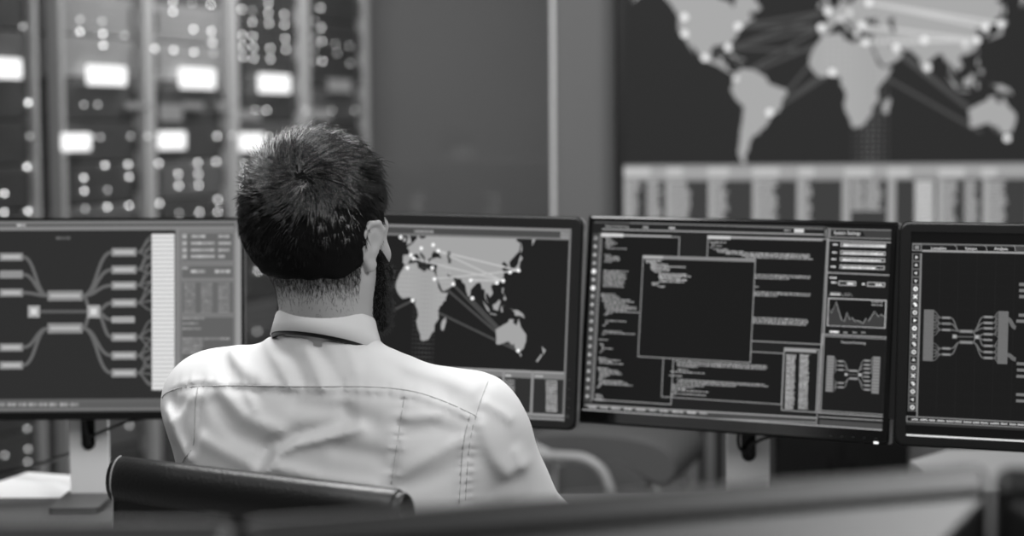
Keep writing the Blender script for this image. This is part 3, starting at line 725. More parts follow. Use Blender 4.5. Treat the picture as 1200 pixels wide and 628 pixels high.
for k in range(20):
    z = za + (zb - za) * (k + 0.6) / 20.3; r = 0.0042 if k in (4, 6) else 0.0034
    gg = 0.75 if k in (4, 6) else 0.5
    g.quad([(xa - 0.0018 + r * math.cos(a * PI / 5), z + r * math.sin(a * PI / 5)) for a in range(10)], gg, 3)
    if k not in (4, 6): g.quad([(xa - 0.0018 + r * .6 * math.cos(a * PI / 5), z + r * .6 * math.sin(a * PI / 5)) for a in range(10)], 0.14, 4)
    n = 3 + k % 3; g.quad([(xa - 0.0018 + r * .45 * math.cos(a * 2 * PI / n + 1.57), z + r * .45 * math.sin(a * 2 * PI / n + 1.57)) for a in range(n)], 0.8, 5)
g.build('icon_column', so)
g = Graphic(s3)                                                        # tall left window
kframe(g, 76, 76, 254, 508, 0.46, 3, 1.2, 0.10); krect(g, 76, 74, 254, 83, 0.55, 4); krect(g, 76, 72, 132, 82, 0.66, 5)
def blk(zx, zy, spec, pitch=4.4, gg=0.52, h=1.55):
    for i, (ind, ln) in enumerate(spec):
        if ln: g.words(*K(zx + ind - i * pitch * 0.03, zy + i * pitch), ln / 2.1667, h, gg, 5)
blk(86, 84, [(0,16),(2,18),(2,24),(0,34),(4,22),(0,16),(4,58)]); blk(84, 127, [(0,18),(2,40),(2,44),(2,42),(0,22)]); blk(82, 167, [(0,70),(0,60),(0,66),(0,60),(0,66),(0,62),(0,60),(0,62),(0,54),(0,60)])
blk(74, 226, [(2,40),(0,50),(4,52),(6,80),(4,92),(10,60),(10,70),(12,90),(12,92),(16,60),(18,92),(14,20),(10,12)]); blk(72, 294, [(14,60),(14,8),(8,8)], 6); blk(76, 320, [(6,52),(4,92),(2,10)]); blk(70, 342, [(0,28)]); blk(72, 354, [(0,12),(4,8),(6,32),(4,8),(0,6)], 5)
blk(68, 388, [(0,26),(2,62),(4,36),(4,68)]); blk(66, 414, [(0,34),(2,58),(4,62),(6,64),(6,30),(6,20),(4,14),(4,72),(6,80),(6,96),(4,8),(0,8)]); blk(62, 482, [(0,18),(0,20),(0,24),(0,30)])
g.build('code_window', so)
g = Graphic(s3)                                                        # upper right window
kframe(g, 346, 78, 640, 356, 0.46, 3, 1.2, 0.10); krect(g, 346, 80, 638, 92, 0.50, 4); krect(g, 346, 78, 404, 88, 0.62, 5)
blk(352, 95, [(0,46),(4,10),(4,30),(0,8),(10,40),(18,74)]); blk(372, 120, [(0,246),(20,226),(60,180),(70,180)])
blk(464, 177, [(0,150),(0,148),(0,94)]); blk(466, 208, [(0,10)]); blk(464, 221, [(0,150),(0,148),(0,64)]); blk(460, 286, [(0,146),(0,148),(0,146),(0,144)])
g.build('code_window', so)
g = Graphic(s3)                                                        # lower middle window
kframe(g, 234, 360, 534, 508, 0.44, 3, 1.2, 0.10); krect(g, 400, 366, 534, 373, 0.55, 4)
blk(264, 396, [(0,250),(6,246),(4,242),(6,56)]); blk(252, 418, [(18,30),(0,96)], 5); blk(248, 433, [(0,36)]); blk(268, 443, [(0,240),(4,244),(0,160),(-12,90)]); blk(254, 461, [(0,64),(2,40),(2,100),(6,10),(4,92)]); blk(252, 480, [(0,14),(0,8)])
g.build('code_window', so)
g = Graphic(s3)                                                        # narrow number window
kframe(g, 540, 362, 622, 528, 0.46, 3, 1.2, 0.11); krect(g, 540, 364, 622, 376, 0.48, 4)
for zx in (546, 580):
    for k in range(34): g.words(*K(zx - k * 0.13, 381 + k * 4.1), random.uniform(10, 12), 1.5, 0.58, 5, True)
g.build('code_window', so)
g = Graphic(s3)                                                        # front window
(a, c), (b, d) = s3.L(*K(182, 128)), s3.L(*K(456, 402)); b = s3.L(*K(462, 270))[0]; a = s3.L(*K(175, 262))[0]
g.lrect(a, c, b, d, 0.10, 8); w = 0.0014
for x0, z0, x1, z1 in ((a, c, b, c - w), (a, d + w, b, d), (a, c, a + w, d), (b - w, c, b, d)): g.lrect(x0, z0, x1, z1, 0.48, 9)
g.lrect(a, c, b, c - 0.0055, 0.42, 9); g.lrect(a, c - 0.001, a + 0.035, c - 0.0045, 0.58, 10)
def blk9(zx, zy, spec, pitch=4.6):
    for i, (ind, ln) in enumerate(spec): g.words(*K(zx + ind, zy + i * pitch + ind * 0.03), ln / 2.1667, 1.6, 0.62, 10)
blk9(190, 141, [(0,46),(0,30),(12,50),(12,98),(12,54),(14,50),(20,20),(32,80),(32,90),(32,60),(34,76)], 4.7); blk9(205, 194, [(18,70),(0,20),(0,16),(16,20)], 4.3)
g.build('code_window', so)
g = Graphic(s3)                                                        # settings panel
krect(g, 640, 58, 822, 545, 0.11, 1)
g.path([K(651, 58), K(622, 562)], 0.0012, 0.46, 4); g.path([K(655, 58), K(632, 530)], 0.0012, 0.46, 4)
kframe(g, 656, 60, 816, 88, 0.42, 3, 1.1, 0.24); g.path([K(650, 90), K(816, 96)], 0.0018, 0.5, 4); g.text('System Settings', *K(700, 72), 4.2, 0.92, 6, 0.9)
g.quad([s3.L(*K(662, 64)), s3.L(*K(738, 67)), s3.L(*K(746, 80)), s3.L(*K(660, 77))], 0.08, 4)
for i, (y, ln) in enumerate(((96, 112), (116, 112), (133, 112), (152, 112))):
    kframe(g, 684 - i, y, 798 - i, y + 13.5, 0.58, 4, 1.0, 0.10); g.words(*K(690 - i, y + 6.5), (50, 48, 46, 40)[i], 2.6, 0.72, 5, True); g.words(*K(664 - i * 2, y + 5), 6, 2.2, 0.7, 5, True)
g.path([K(648, 172), K(812, 179)], 0.0018, 0.5, 4)
g.words(*K(656, 185), 8, 2.2, 0.75, 5, True); g.words(*K(660, 197), 6, 2.2, 0.75, 5, True); kframe(g, 678, 193, 722, 206, 0.58, 4, 1, 0.1); g.words(*K(700, 200), 8, 2.2, 0.75, 5, True)
g.words(*K(738, 201), 3, 2.2, 0.75, 5, True); kframe(g, 751, 196, 796, 209, 0.58, 4, 1, 0.1); g.words(*K(772, 203), 8, 2.2, 0.75, 5, True)
g.words(*K(658, 227), 12, 2.4, 0.75, 5, True); g.words(*K(694, 229), 6, 2, 0.4, 5, True); g.path([K(654, 232), K(658, 222), K(682, 223), K(690, 233)], 0.0008, 0.5, 4); g.path([K(690, 233), K(694, 224), K(708, 225), K(714, 234)], 0.0008, 0.4, 4)
kframe(g, 652, 236, 797, 314, 0.60, 4, 1.2, 0.09)
mt = [(652,262),(660,275),(672,246),(686,292),(693,296),(700,272),(707,292),(712,286),(720,296),(726,294),(734,297),(740,302),(748,288),(754,296),(770,270),(780,284),(786,278),(794,284)]
g.poly([s3.L(*K(x, y)) for x, y in mt] + [s3.L(*K(794, 312)), s3.L(*K(652, 306))], 0.24, 5); g.path([K(*p) for p in mt], 0.0011, 0.5, 6)
g.words(*K(762, 246), 13, 1.8, 0.5, 6); g.words(*K(762, 254), 13, 1.8, 0.5, 6)
g.words(*K(656, 322), 11, 2.6, 0.8, 5, True)
for x in (690, 714, 736): g.words(*K(x, 324), 5, 2, 0.45, 5, True)
kframe(g, 636, 327, 798, 540, 0.50, 4, 1.2, 0.11); kframe(g, 641, 332, 793, 534, 0.44, 5, 1.1, 0.11); g.text('Network Monitoring', *K(716, 350), 3.0, 0.8, 6, 0.85)
krect(g, 630, 545, 800, 570, 0.29, 2); g.path([K(628, 538), K(796, 548)], 0.0014, 0.5, 5)
g.build('settings_panel', so)
g = Graphic(s3); flow(g, lambda x, y: K(716 + (x - 76.5) * 0.50, 431 + (y - 365) * 0.52 + (x - 76.5) * 0.01), 0.23, 0.42, 0.36, 0.42, True, 12)
g.mb.v = [(x, y - 0.0008, z) for x, y, z in g.mb.v]
g.build('flow_diagram', so)
g = Graphic(s3)
krect(g, 40, 504, 622, 556, 0.27, 1); g.path([K(34, 508), K(622, 541)], 0.0026, 0.46, 3); g.path([K(30, 528), K(620, 553)], 0.002, 0.42, 3)
x = 0
for i, ln in enumerate((22, 20, 24, 22, 26, 18, 24, 30, 24, 20)):
    g.words(*K(44 + x, 513 + x * 0.055), ln / 2.1667, 2.6, 0.56, 4, True); x += ln + 8
g.build('task_bar', so)
g = Graphic(s3); g.lrect(rc[0], rc[2] - 0.0005, rc[1] + 0.005, rc[2] + 0.0018, 0.66, 2); g.build('lit_edge', so)
x, z = s3.L(1027, 518.6); MB().prism(rrect(x - .0034, x + .0034, z - .0014, z + .0014, .0008, 2), -0.0036, 0.0).build('power_light', PANEL, t3)
for px in (974, 987, 1000, 1013, 1027):
    x, z = s3.L(px, 511 + (px - 974) * 0.05); MB().prism(rrect(x - .002, x + .002, z - .0008, z + .0008, .0006, 2), -0.0028, 0.0).build('button', CASE, t3)

# --- right monitor
t4, s4, rc = monitor('computer_monitor', 'rightmost thick framed monitor with a grid, cut off by the photo edge', (0.8292 * 0.985, 2.7687 * 0.985, 1.3 + (0.9822 - 1.3) * 0.985), (R(-5.22), R(0.29), R(-19.6)), 0.5025, 0.335, (0.0165, 0.0165, 0.014, 0.0145), True, (at(1207, 540, 2.85)[0], at(1257, 540, 2.85)[0], 2.85))
s4.gain = 1.1
so = base_screen(t4, s4, rc, 0.065)
Q = lambda zx, zy: (1040 + zx / 4.4875, 250 + zy / 4.4875)
Q2 = lambda zx, zy: (1040 + zx / 4.4875, 390 + zy / 4.4875)
ix0, ix1, iz0, iz1 = rc
g = Graphic(s4)
ux0 = s4.L(*Q(132, 158))[0]; uz1 = s4.L(*Q(132, 156))[1]; uzb = s4.L(*Q2(108, 475))[1]; ux1 = ix1 - 0.004
gx0 = s4.L(*Q(182, 205))[0]; gz1 = s4.L(*Q(400, 205))[1]; gz0 = s4.L(*Q2(400, 452))[1]
g.lrect(gx0, gz1, ux1, gz0, 0.095, 1)
k = 0
x = gx0
while x < ux1: 
    g.lrect(x, gz1, x + 0.0006, gz0, 0.135 if k % 6 == 0 else 0.108, 2); x += 0.0045; k += 1
z = gz0; k = 0
while z < gz1: g.lrect(gx0, z, ux1, z + 0.0006, 0.118 if k % 5 == 0 else 0.107, 2); z += 0.0036; k += 1
g.build('grid', so)
g = Graphic(s4)
zc = s4.L(*Q(400, 168))[1]; zd = s4.L(*Q(400, 196))[1]
g.lrect(ux0, uz1, ux1, uz1 - 0.0032, 0.42, 3); g.lrect(ux0, zc, ux1, zd, 0.10, 3); g.lrect(gx0, zd, ux1, zd - 0.0030, 0.55, 4)
g.lrect(s4.L(*Q(676, 180))[0], zc, ux1, zd, 0.26, 4)
g.frame(*Q(132, 160), *Q(180, 198), 0.48, 5, 0.9, 0.2); g.rect(*Q(146, 170), *Q(166, 188), 0.5, 6)
g.text('Location', *Q(270, 184), 3.6, 0.95, 6); g.text('System', *Q(440, 186), 3.4, 0.95, 6); g.text('Analysis', *Q(598, 187), 3.4, 0.95, 6)
for zx in (364, 520, 670): g.path([Q(zx - 10, 168), Q(zx, 176), Q(zx + 4, 198)], 0.0009, 0.55, 5)
g.build('tab_bar', so)
g = Graphic(s4)
za, zb = s4.L(*Q(150, 210))[1], s4.L(*Q2(130, 412))[1]
g.lrect(ux0, za, gx0 - 0.0015, zb, 0.40, 2); g.lrect(gx0 - 0.0016, za, gx0, gz0, 0.52, 3)
N = 20; xm = (ux0 + gx0 - 0.0015) / 2; hh = (za - zb) / N
for k in range(N):
    z = za - hh * (k + 0.5); r = hh * 0.40
    g.lrect(xm - r, z - r, xm + r, z + r, 0.12, 4); q = r * 0.62; c = 0.95 if k in (4, 5, 6, 8, 9) else 0.78
    kind = k % 5
    if k < 4 or kind == 3: g.quad([(xm + q * math.cos(a * 2 * PI / 3 + k * 1.57), z + q * math.sin(a * 2 * PI / 3 + k * 1.57)) for a in range(3)], c, 5)
    elif kind in (4, 2):
        g.quad([(xm + q * 1.2 * math.cos(a * PI / 5), z + q * 1.2 * math.sin(a * PI / 5)) for a in range(10)], c, 5); g.quad([(xm + q * .5 * math.cos(a * PI / 4), z + q * .5 * math.sin(a * PI / 4)) for a in range(8)], 0.1, 6)
    elif kind == 0: g.path([(xm - q, z - q), (xm + q, z + q)], q * .6, c, 5, True); g.path([(xm - q, z + q), (xm + q, z - q)], q * .6, c, 5, True)
    else: g.lrect(xm - q, z, xm + q * .5, z + q, c, 5); g.lrect(xm - q * .3, z - q, xm + q, z + q * .3, c, 6)
g.build('icon_column', so)
g = Graphic(s4); T4 = lambda x, y: (1104 + .373 * x, 370 + .339 * (y - 295.5) + (x + 40) * 0.008)
flow(g, T4, 0.37, 0.42, 0.36, 0.42, True, 40)
g.build('flow_diagram', so)
g = Graphic(s4)
for y in (375, 427): g.path([T4(*p) for p in bez4((205, 300 + (y - 375) * 2.4), (232, 330 + (y - 375) * 2.1))], 0.006, 0.36, 3)
for zx, zy in ((693, 373), (693, 405), (693, 437), (691, 535), (678, 566)): g.rect(*Q(zx, zy - 8), *Q(zx + 90, zy + 8 + 3), 0.42, 4)
for zx, zy in ((682, 195), (679, 228), (677, 324), (677, 357), (680, 162)): g.rect(*Q2(zx, zy - 8), *Q2(zx + 90, zy + 8 + 3), 0.42, 4)
g.build('status_bars', so)
g = Graphic(s4)
zc, zd = s4.L(*Q2(300, 446))[1], s4.L(*Q2(300, 478))[1]
g.lrect(ux0 - 0.002, zc, ux1, zd, 0.46, 3); g.lrect(ux0 - 0.0005, zc - 0.0016, ux1, zd + 0.0016, 0.12, 4); g.lrect(ux0 - 0.002, zd, ux1, zd - 0.004, 0.2, 2)
xx = ux0 + 0.006
zz = (zc + zd) / 2
while xx < ux1 - 0.03:
    w = random.uniform(0.008, 0.013)
    q = xx
    while q < xx + w: g.lrect(q, zz - 0.0013, q + 0.0014, zz + random.uniform(0.0005, 0.0014), 0.75, 5); q += 0.0019
    xx += w + 0.003
g.build('task_bar', so)
g = Graphic(s4); g.lrect(ix0 + 0.0006, iz0, ix1, iz0 + 0.0024, 0.93, 2); g.build('lit_edge', so)

# cables hanging through the stand holes
def cable(label, pts, r=0.0026):
    o = MB().tube(spline(pts, 8), r, 8).build('cable', CABLE); o.data.polygons.foreach_set('use_smooth', [True] * len(o.data.polygons))
    return tag(o, label, 'cable')
A = lambda px, py, Y: tuple(at(px, py, Y))
cable('thin black cable dropping from the left monitor into its stand hole', [A(96, 486, 3.205), A(99, 495, 3.207), A(101, 505, 3.209), A(104, 514, 3.212), A(105, 520, 3.221), A(105, 526, 3.231)])
cable('black cable running right from the left monitor stand hole', [A(104, 512, 3.21), A(112, 509, 3.208), A(126, 503, 3.20), A(150, 494, 3.19), A(185, 487, 3.215)])
cable('dark cable sagging behind the left monitor stand over the white desktop', [A(-60, 560, 3.50), A(0, 553, 3.46), A(45, 544, 3.42), A(75, 534, 3.38), A(100, 527, 3.26), A(105, 519, 3.243)], 0.0034)
cable('black cable looping from the code monitor into its stand hole', [A(866, 507, 3.05), A(865, 516, 3.052), A(867, 525, 3.054), A(872, 529, 3.057), A(876, 528, 3.060), A(877, 533, 3.07), A(877, 538, 3.082)])
cable('black cable leading right from the code monitor stand hole', [A(876, 527, 3.056), A(882, 521, 3.054), A(892, 515, 3.05), A(906, 511, 3.04), A(925, 508, 3.04)])

# ------------------------------------------------------------------ monitors in front, seen from behind and out of focus
fd = thing('front_desk', 'dark desk under the blurred monitors at the bottom of the photo', 'desk', (0.0, 1.3, 0))
b = MB(); b.prism(rrect(-1.1, 1.1, 1.02, 1.62, 0.02), 0.62, 0.65); b.v = [(x, z, y) for x, y, z in b.v]; b.f = [f[::-1] for f in b.f]; b.build('desktop', DESKD, fd, wc=True)
for x in (-1.0, 1.0):
    for y in (1.08, 1.56): MB().tube([(x, y, 0), (x, y, 0.625)], 0.025).build('leg', STEEL, fd, wc=True)
def front_monitor(label, px, D0, yaw, side, W=0.506):
    H = 0.32
    e = at(px[0], px[1], D0); t = Vector((math.cos(yaw), math.sin(yaw), 0))
    c = Vector(e) + t * (W / 2) * side
    r = thing('computer_monitor', label, 'monitor', (c.x, c.y, c.z - H / 2), (0, 0, yaw), 'blurred monitors in the foreground')
    x1, z1 = W / 2, H / 2
    out = rrect(-x1, x1, -z1, z1, 0.010)
    b = MB(); lay = [(rrect(-x1 + .007, x1 - .007, -z1 + .013, z1 - .013, .004), -0.0), (rrect(-x1 + .0015, x1 - .0015, -z1 + .002, z1 - .002, .009), 0.010), (out, 0.012), (out, 0.018), (rrect(-x1 + .012, x1 - .012, -z1 + .012, z1 - .012, .002), 0.018)]
    b.loft([[(x, y, z) for x, z in o] for o, y in lay], False, False); b.build('bezel', CASE, r)
    q = MB(); lay = [(rrect(-x1 + .0075, x1 - .0075, -z1 + .014, z1 - .014, .004), 0.012), (rrect(-x1 + .009, x1 - .009, -z1 + .020, z1 - .020, .004), 0.0),
                     (rrect(-x1 + .13, x1 - .13, -z1 + .085, z1 - .085, .01), -0.050), (rrect(-x1 + .14, x1 - .14, -z1 + .095, z1 - .095, .01), -0.052)]
    q.loft([[(x, y, z) for x, z in o] for o, y in lay], True, False); q.build('back_casing', CASE, r)
    s = MB(); s.box(-x1 + .012, x1 - .012, 0.014, 0.0178, -z1 + .012, z1 - .012); s.build('screen', GLOSS, r)
    zt = 0.65 - r.location.z
    n = MB(); n.loft([[(x, y, z) for x, y in ((-w, -0.06), (w, -0.06), (w, -0.035), (-w, -0.035))] for w, z in ((0.045, -0.06), (0.035, zt + 0.012))], True, False); n.build('stand_column', BLACKP, r)
    f = MB(); f.prism(rrect(-0.12, 0.12, -0.13, 0.08, 0.03), zt + 0.001, zt + 0.013); f.v = [(x, z, y) for x, y, z in f.v]; f.f = [k[::-1] for k in f.f]; f.build('stand_foot', BLACKP, r)
    return r
front_monitor('blurred dark back of a monitor at the bottom left corner', (271, 616), 1.09, R(0), -1)
front_monitor('blurred back of the wide middle monitor in the foreground, right of the chair', (287, 617), 1.10, R(19.6), 1, 0.522)
front_monitor('blurred back of a monitor cut off at the bottom right corner', (1163, 551), 1.27, R(-22), 1)

# ------------------------------------------------------------------ implicit surfaces (for the person)
class Field:
    def __init__(s, xs, ys, zs):
        s.ax = [np.asarray(a, np.float32) for a in (xs, ys, zs)]
        s.f = np.full([len(a) for a in s.ax], 0.06, np.float32)
    def sl(s, lo, hi):
        r = []
        for a, l, h in zip(s.ax, lo, hi):
            i, j = np.searchsorted(a, l), np.searchsorted(a, h); r.append(slice(max(i - 1, 0), min(j + 1, len(a))))
        return tuple(r)
    def grid(s, sl):
        return s.ax[0][sl[0]][:, None, None], s.ax[1][sl[1]][None, :, None], s.ax[2][sl[2]][None, None, :]
    def add(s, prim, k=0.01, sub=False, m=0.055):
        fn, lo, hi = prim; sl = s.sl(np.array(lo) - m, np.array(hi) + m)
        if any(q.stop <= q.start for q in sl): return
        d = fn(*s.grid(sl)); a = s.f[sl]
        if sub: a, d = -a, d
        h = np.clip(0.5 + 0.5 * (d - a) / k, 0, 1); v = d * (1 - h) + a * h - k * h * (1 - h)
        s.f[sl] = -v if sub else v
    def sample(s, P):
        P = np.atleast_2d(P); idx = []; fr = []
        for i in range(3):
            a = s.ax[i]; j = np.clip(np.searchsorted(a, P[:, i]) - 1, 0, len(a) - 2); idx.append(j); fr.append((P[:, i] - a[j]) / (a[j + 1] - a[j]))
        out = 0
        for c in range(8):
            b = [(c >> i) & 1 for i in range(3)]; w = 1
            for i in range(3): w = w * (fr[i] if b[i] else 1 - fr[i])
            out = out + w * s.f[idx[0] + b[0], idx[1] + b[1], idx[2] + b[2]]
        return out
    def nets(s, smooth=1):
        f = s.f; ins = f < 0; n = f.shape
        c = [ins[i:n[0] - 1 + i, j:n[1] - 1 + j, k:n[2] - 1 + k] for i in (0, 1) for j in (0, 1) for k in (0, 1)]
        cnt = sum(x.astype(np.int8) for x in c); act = (cnt > 0) & (cnt < 8)
        I = np.argwhere(act); vid = np.full(act.shape, -1, np.int32); vid[act] = np.arange(len(I))
        acc = np.zeros((len(I), 3)); num = np.zeros(len(I))
        for axis in range(3):
            o = [a for a in range(3) if a != axis]
            for p in (0, 1):
                for q in (0, 1):
                    d0 = np.zeros(3, int); d0[o[0]] = p; d0[o[1]] = q; d1 = d0.copy(); d1[axis] = 1
                    A = I + d0; B = I + d1
                    fa = f[A[:, 0], A[:, 1], A[:, 2]]; fb = f[B[:, 0], B[:, 1], B[:, 2]]
                    mk = (fa < 0) != (fb < 0); t = np.where(mk, fa / np.where(mk, fa - fb, 1), 0)
                    for i in range(3):
                        pa = s.ax[i][A[:, i]]; pb = s.ax[i][B[:, i]]; acc[:, i] += np.where(mk, pa + (pb - pa) * t, 0)
                    num += mk
        V = acc / num[:, None]; F = []
        for axis in range(3):
            o1, o2 = (axis + 1) % 3, (axis + 2) % 3
            sh = [slice(None)] * 3; sh[axis] = slice(0, n[axis] - 1); a = ins[tuple(sh)]; sh[axis] = slice(1, n[axis]); b = ins[tuple(sh)]
            E = np.argwhere(a != b); E = E[(E[:, o1] > 0) & (E[:, o2] > 0) & (E[:, o1] < n[o1] - 1) & (E[:, o2] < n[o2] - 1)]
            if not len(E): continue
            up = a[E[:, 0], E[:, 1], E[:, 2]]
            def g(da, db):
                Q = E.copy(); Q[:, o1] -= da; Q[:, o2] -= db; return vid[Q[:, 0], Q[:, 1], Q[:, 2]]
            q = np.stack([g(1, 1), g(0, 1), g(0, 0), g(1, 0)], 1); q[~up] = q[~up][:, ::-1]; F.append(q)
        F = np.concatenate(F)
        for _ in range(smooth):
            S = np.zeros_like(V); N = np.zeros(len(V))
            for i in range(4):
                a, b = F[:, i], F[:, (i + 1) % 4]
                np.add.at(S, a, V[b]); np.add.at(S, b, V[a]); np.add.at(N, a, 1); np.add.at(N, b, 1)
            V = V * 0.5 + 0.5 * S / np.maximum(N, 1)[:, None]
        return V, F

def mesh_np(name, V, F, m, parent=None, mats=None, midx=None):
    me = bpy.data.meshes.new(name); nv, nf, k = len(V), len(F), F.shape[1]
    me.vertices.add(nv); me.vertices.foreach_set('co', np.asarray(V, np.float32).ravel())
    me.loops.add(nf * k); me.loops.foreach_set('vertex_index', F.astype(np.int32).ravel())
    me.polygons.add(nf); me.polygons.foreach_set('loop_start', np.arange(0, nf * k, k, dtype=np.int32)); me.polygons.foreach_set('loop_total', np.full(nf, k, np.int32))
    for mm in (mats or [m]): me.materials.append(mm)
    if midx is not None: me.polygons.foreach_set('material_index', midx.astype(np.int32))
    me.polygons.foreach_set('use_smooth', np.ones(nf, bool)); me.update(calc_edges=True); me.validate()
    o = bpy.data.objects.new(name, me)
    return link(o, parent, True)

def cone(a, b, r1, r2):
    a = np.array(a, float); b = np.array(b, float); ab = b - a; L = ab @ ab
    def fn(X, Y, Z):
        t = np.clip(((X - a[0]) * ab[0] + (Y - a[1]) * ab[1] + (Z - a[2]) * ab[2]) / L, 0, 1)
        return np.sqrt((X - a[0] - t * ab[0]) ** 2 + (Y - a[1] - t * ab[1]) ** 2 + (Z - a[2] - t * ab[2]) ** 2) - (r1 + (r2 - r1) * t)
    r = max(r1, r2); return fn, np.minimum(a, b) - r, np.maximum(a, b) + r
def ell(c, r, M=None):
    c = np.array(c, float); r = np.array(r, float); M = np.eye(3) if M is None else M
    def fn(X, Y, Z):
        dx, dy, dz = X - c[0], Y - c[1], Z - c[2]
        q = [(dx * M[0, i] + dy * M[1, i] + dz * M[2, i]) for i in range(3)]
        k0 = np.sqrt(sum((q[i] / r[i]) ** 2 for i in range(3))); k1 = np.sqrt(sum((q[i] / r[i] ** 2) ** 2 for i in range(3)))
        return k0 * (k0 - 1) / np.maximum(k1, 1e-6)
    e = np.full(3, r.max()); return fn, c - e, c + e
def rotz(a): return np.array([[math.cos(a), -math.sin(a), 0], [math.sin(a), math.cos(a), 0], [0, 0, 1]])
def rotx(a): return np.array([[1, 0, 0], [0, math.cos(a), -math.sin(a)], [0, math.sin(a), math.cos(a)]])
def roty(a): return np.array([[math.cos(a), 0, math.sin(a)], [0, 1, 0], [-math.sin(a), 0, math.cos(a)]])
def sstep(x, a, b):
    t = np.clip((x - a) / (b - a), 0, 1); return t * t * (3 - 2 * t)

# body frame and head frame
BY = R(-14); BM = rotz(BY); BO = np.array([-0.222, 2.41, 0.0])
Bp = lambda x, y, z: BM @ np.array([x, y, z]) + BO
HY = R(-27); HM = rotz(HY); HO = np.array([-0.2470, 2.398, 1.152])
Hp = lambda x, y, z: HM @ np.array([x, y, z]) + HO
person = thing('person', 'seated bearded man in a white shirt, seen from behind, facing the lit monitors', 'person', (-0.2, 2.42, 0))

# ---- head, neck, trunk core, arms: one skin mesh
fineX = np.arange(-0.375, -0.125, 0.0023); fineY = np.arange(2.27, 2.535, 0.0023); fineZ = np.arange(1.045, 1.315, 0.0023)
co = lambda a, b, s: np.arange(a, b, s)
FB = Field(np.concatenate([co(-0.56, -0.375, 0.007), fineX, co(-0.125, 0.16, 0.007)]), np.concatenate([co(2.16, 2.27, 0.007), fineY, co(2.535, 2.95, 0.007)]), np.concatenate([co(0.40, 1.045, 0.007), fineZ]))
def head_prims():
    P = []
    P.append((ell(Hp(0, -0.008, 0.048), (0.0735, 0.098, 0.087), HM), 0.02))
    P.append((ell(Hp(0, -0.045, 0.02), (0.066, 0.058, 0.060), HM), 0.03))       # occiput
    P.append((ell(Hp(0, 0.035, 0.0), (0.066, 0.058, 0.070), HM), 0.03))         # face mass
    P.append((cone(Hp(0.045, 0.015, -0.045), Hp(0.018, 0.078, -0.080), 0.018, 0.016), 0.03))
    P.append((cone(Hp(-0.045, 0.015, -0.045), Hp(-0.018, 0.078, -0.080), 0.018, 0.016), 0.03))
    P.append((ell(Hp(0, 0.055, -0.055), (0.040, 0.040, 0.042), HM), 0.025))
    P.append((ell(Hp(0, 0.086, -0.088), (0.018, 0.014, 0.013), HM), 0.02))      # chin
    for sx in (-1, 1):
        P.append((cone(Hp(sx * 0.016, 0.088, 0.022), Hp(sx * 0.05, 0.070, 0.022), 0.010, 0.008), 0.018))  # brow
        P.append((ell(Hp(sx * 0.046, 0.062, -0.016), (0.020, 0.020, 0.016), HM), 0.02))                   # cheekbone
    return P
for p, k in head_prims(): FB.add(p, k)
for sx in (-1, 1): FB.add(ell(Hp(sx * 0.032, 0.096, 0.004), (0.019, 0.014, 0.012), HM), 0.010, True)
for sx in (-1, 1): FB.add(ell(Hp(sx * 0.032, 0.0805, 0.003), (0.0135, 0.012, 0.0105), HM), 0.002)
for sx in (-1, 1): FB.add(ell(Hp(sx * 0.032, 0.0935, 0.0025), (0.0115, 0.0075, 0.0042), HM), 0.002, True)
FB.add(cone(Hp(0, 0.091, 0.012), Hp(0, 0.112, -0.026), 0.007, 0.010), 0.010)
for sx in (-1, 1): FB.add(ell(Hp(sx * 0.012, 0.102, -0.028), (0.008, 0.010, 0.007), HM), 0.006)
FB.add(ell(Hp(0, 0.094, -0.049), (0.024, 0.010, 0.005), HM), 0.004); FB.add(ell(Hp(0, 0.092, -0.060), (0.020, 0.010, 0.006), HM), 0.004)
FB.add(ell(Hp(0, 0.104, -0.0545), (0.022, 0.010, 0.0012), HM), 0.003, True)
# neck
FB.add(cone(Hp(0.018, -0.030, -0.005), (-0.2365, 2.405, 1.02), 0.053, 0.057), 0.03)
FB.add(cone(Hp(0.018, -0.012, -0.045), (-0.2365, 2.43, 1.02), 0.047, 0.055), 0.03)
# ears
for sx in (-1, 1):
    EM = HM @ rotz(sx * R(-26)) @ rotx(R(-14))
    ec = Hp(sx * 0.0785, -0.004, 0.002)
    E_ = lambda x, y, z: EM @ np.array([sx * x, y, z]) + ec
    FB.add(ell(E_(0.006, -0.003, 0.002), (0.0055, 0.015, 0.027), EM), 0.005)
    ring = [(0.004, 0.012, 0.006), (0.008, 0.010, 0.022), (0.010, 0.0, 0.029), (0.011, -0.013, 0.025), (0.011, -0.019, 0.010), (0.010, -0.017, -0.006), (0.008, -0.010, -0.018), (0.006, 0.0, -0.027)]
    for a, b in zip(ring[:-1], ring[1:]): FB.add(cone(E_(*a), E_(*b), 0.0036, 0.0036), 0.003)
    FB.add(ell(E_(0.006, 0.004, -0.025), (0.005, 0.008, 0.009), EM), 0.004)
    FB.add(ell(E_(0.016, 0.0, 0.004), (0.0075, 0.009, 0.014), EM), 0.003, True)
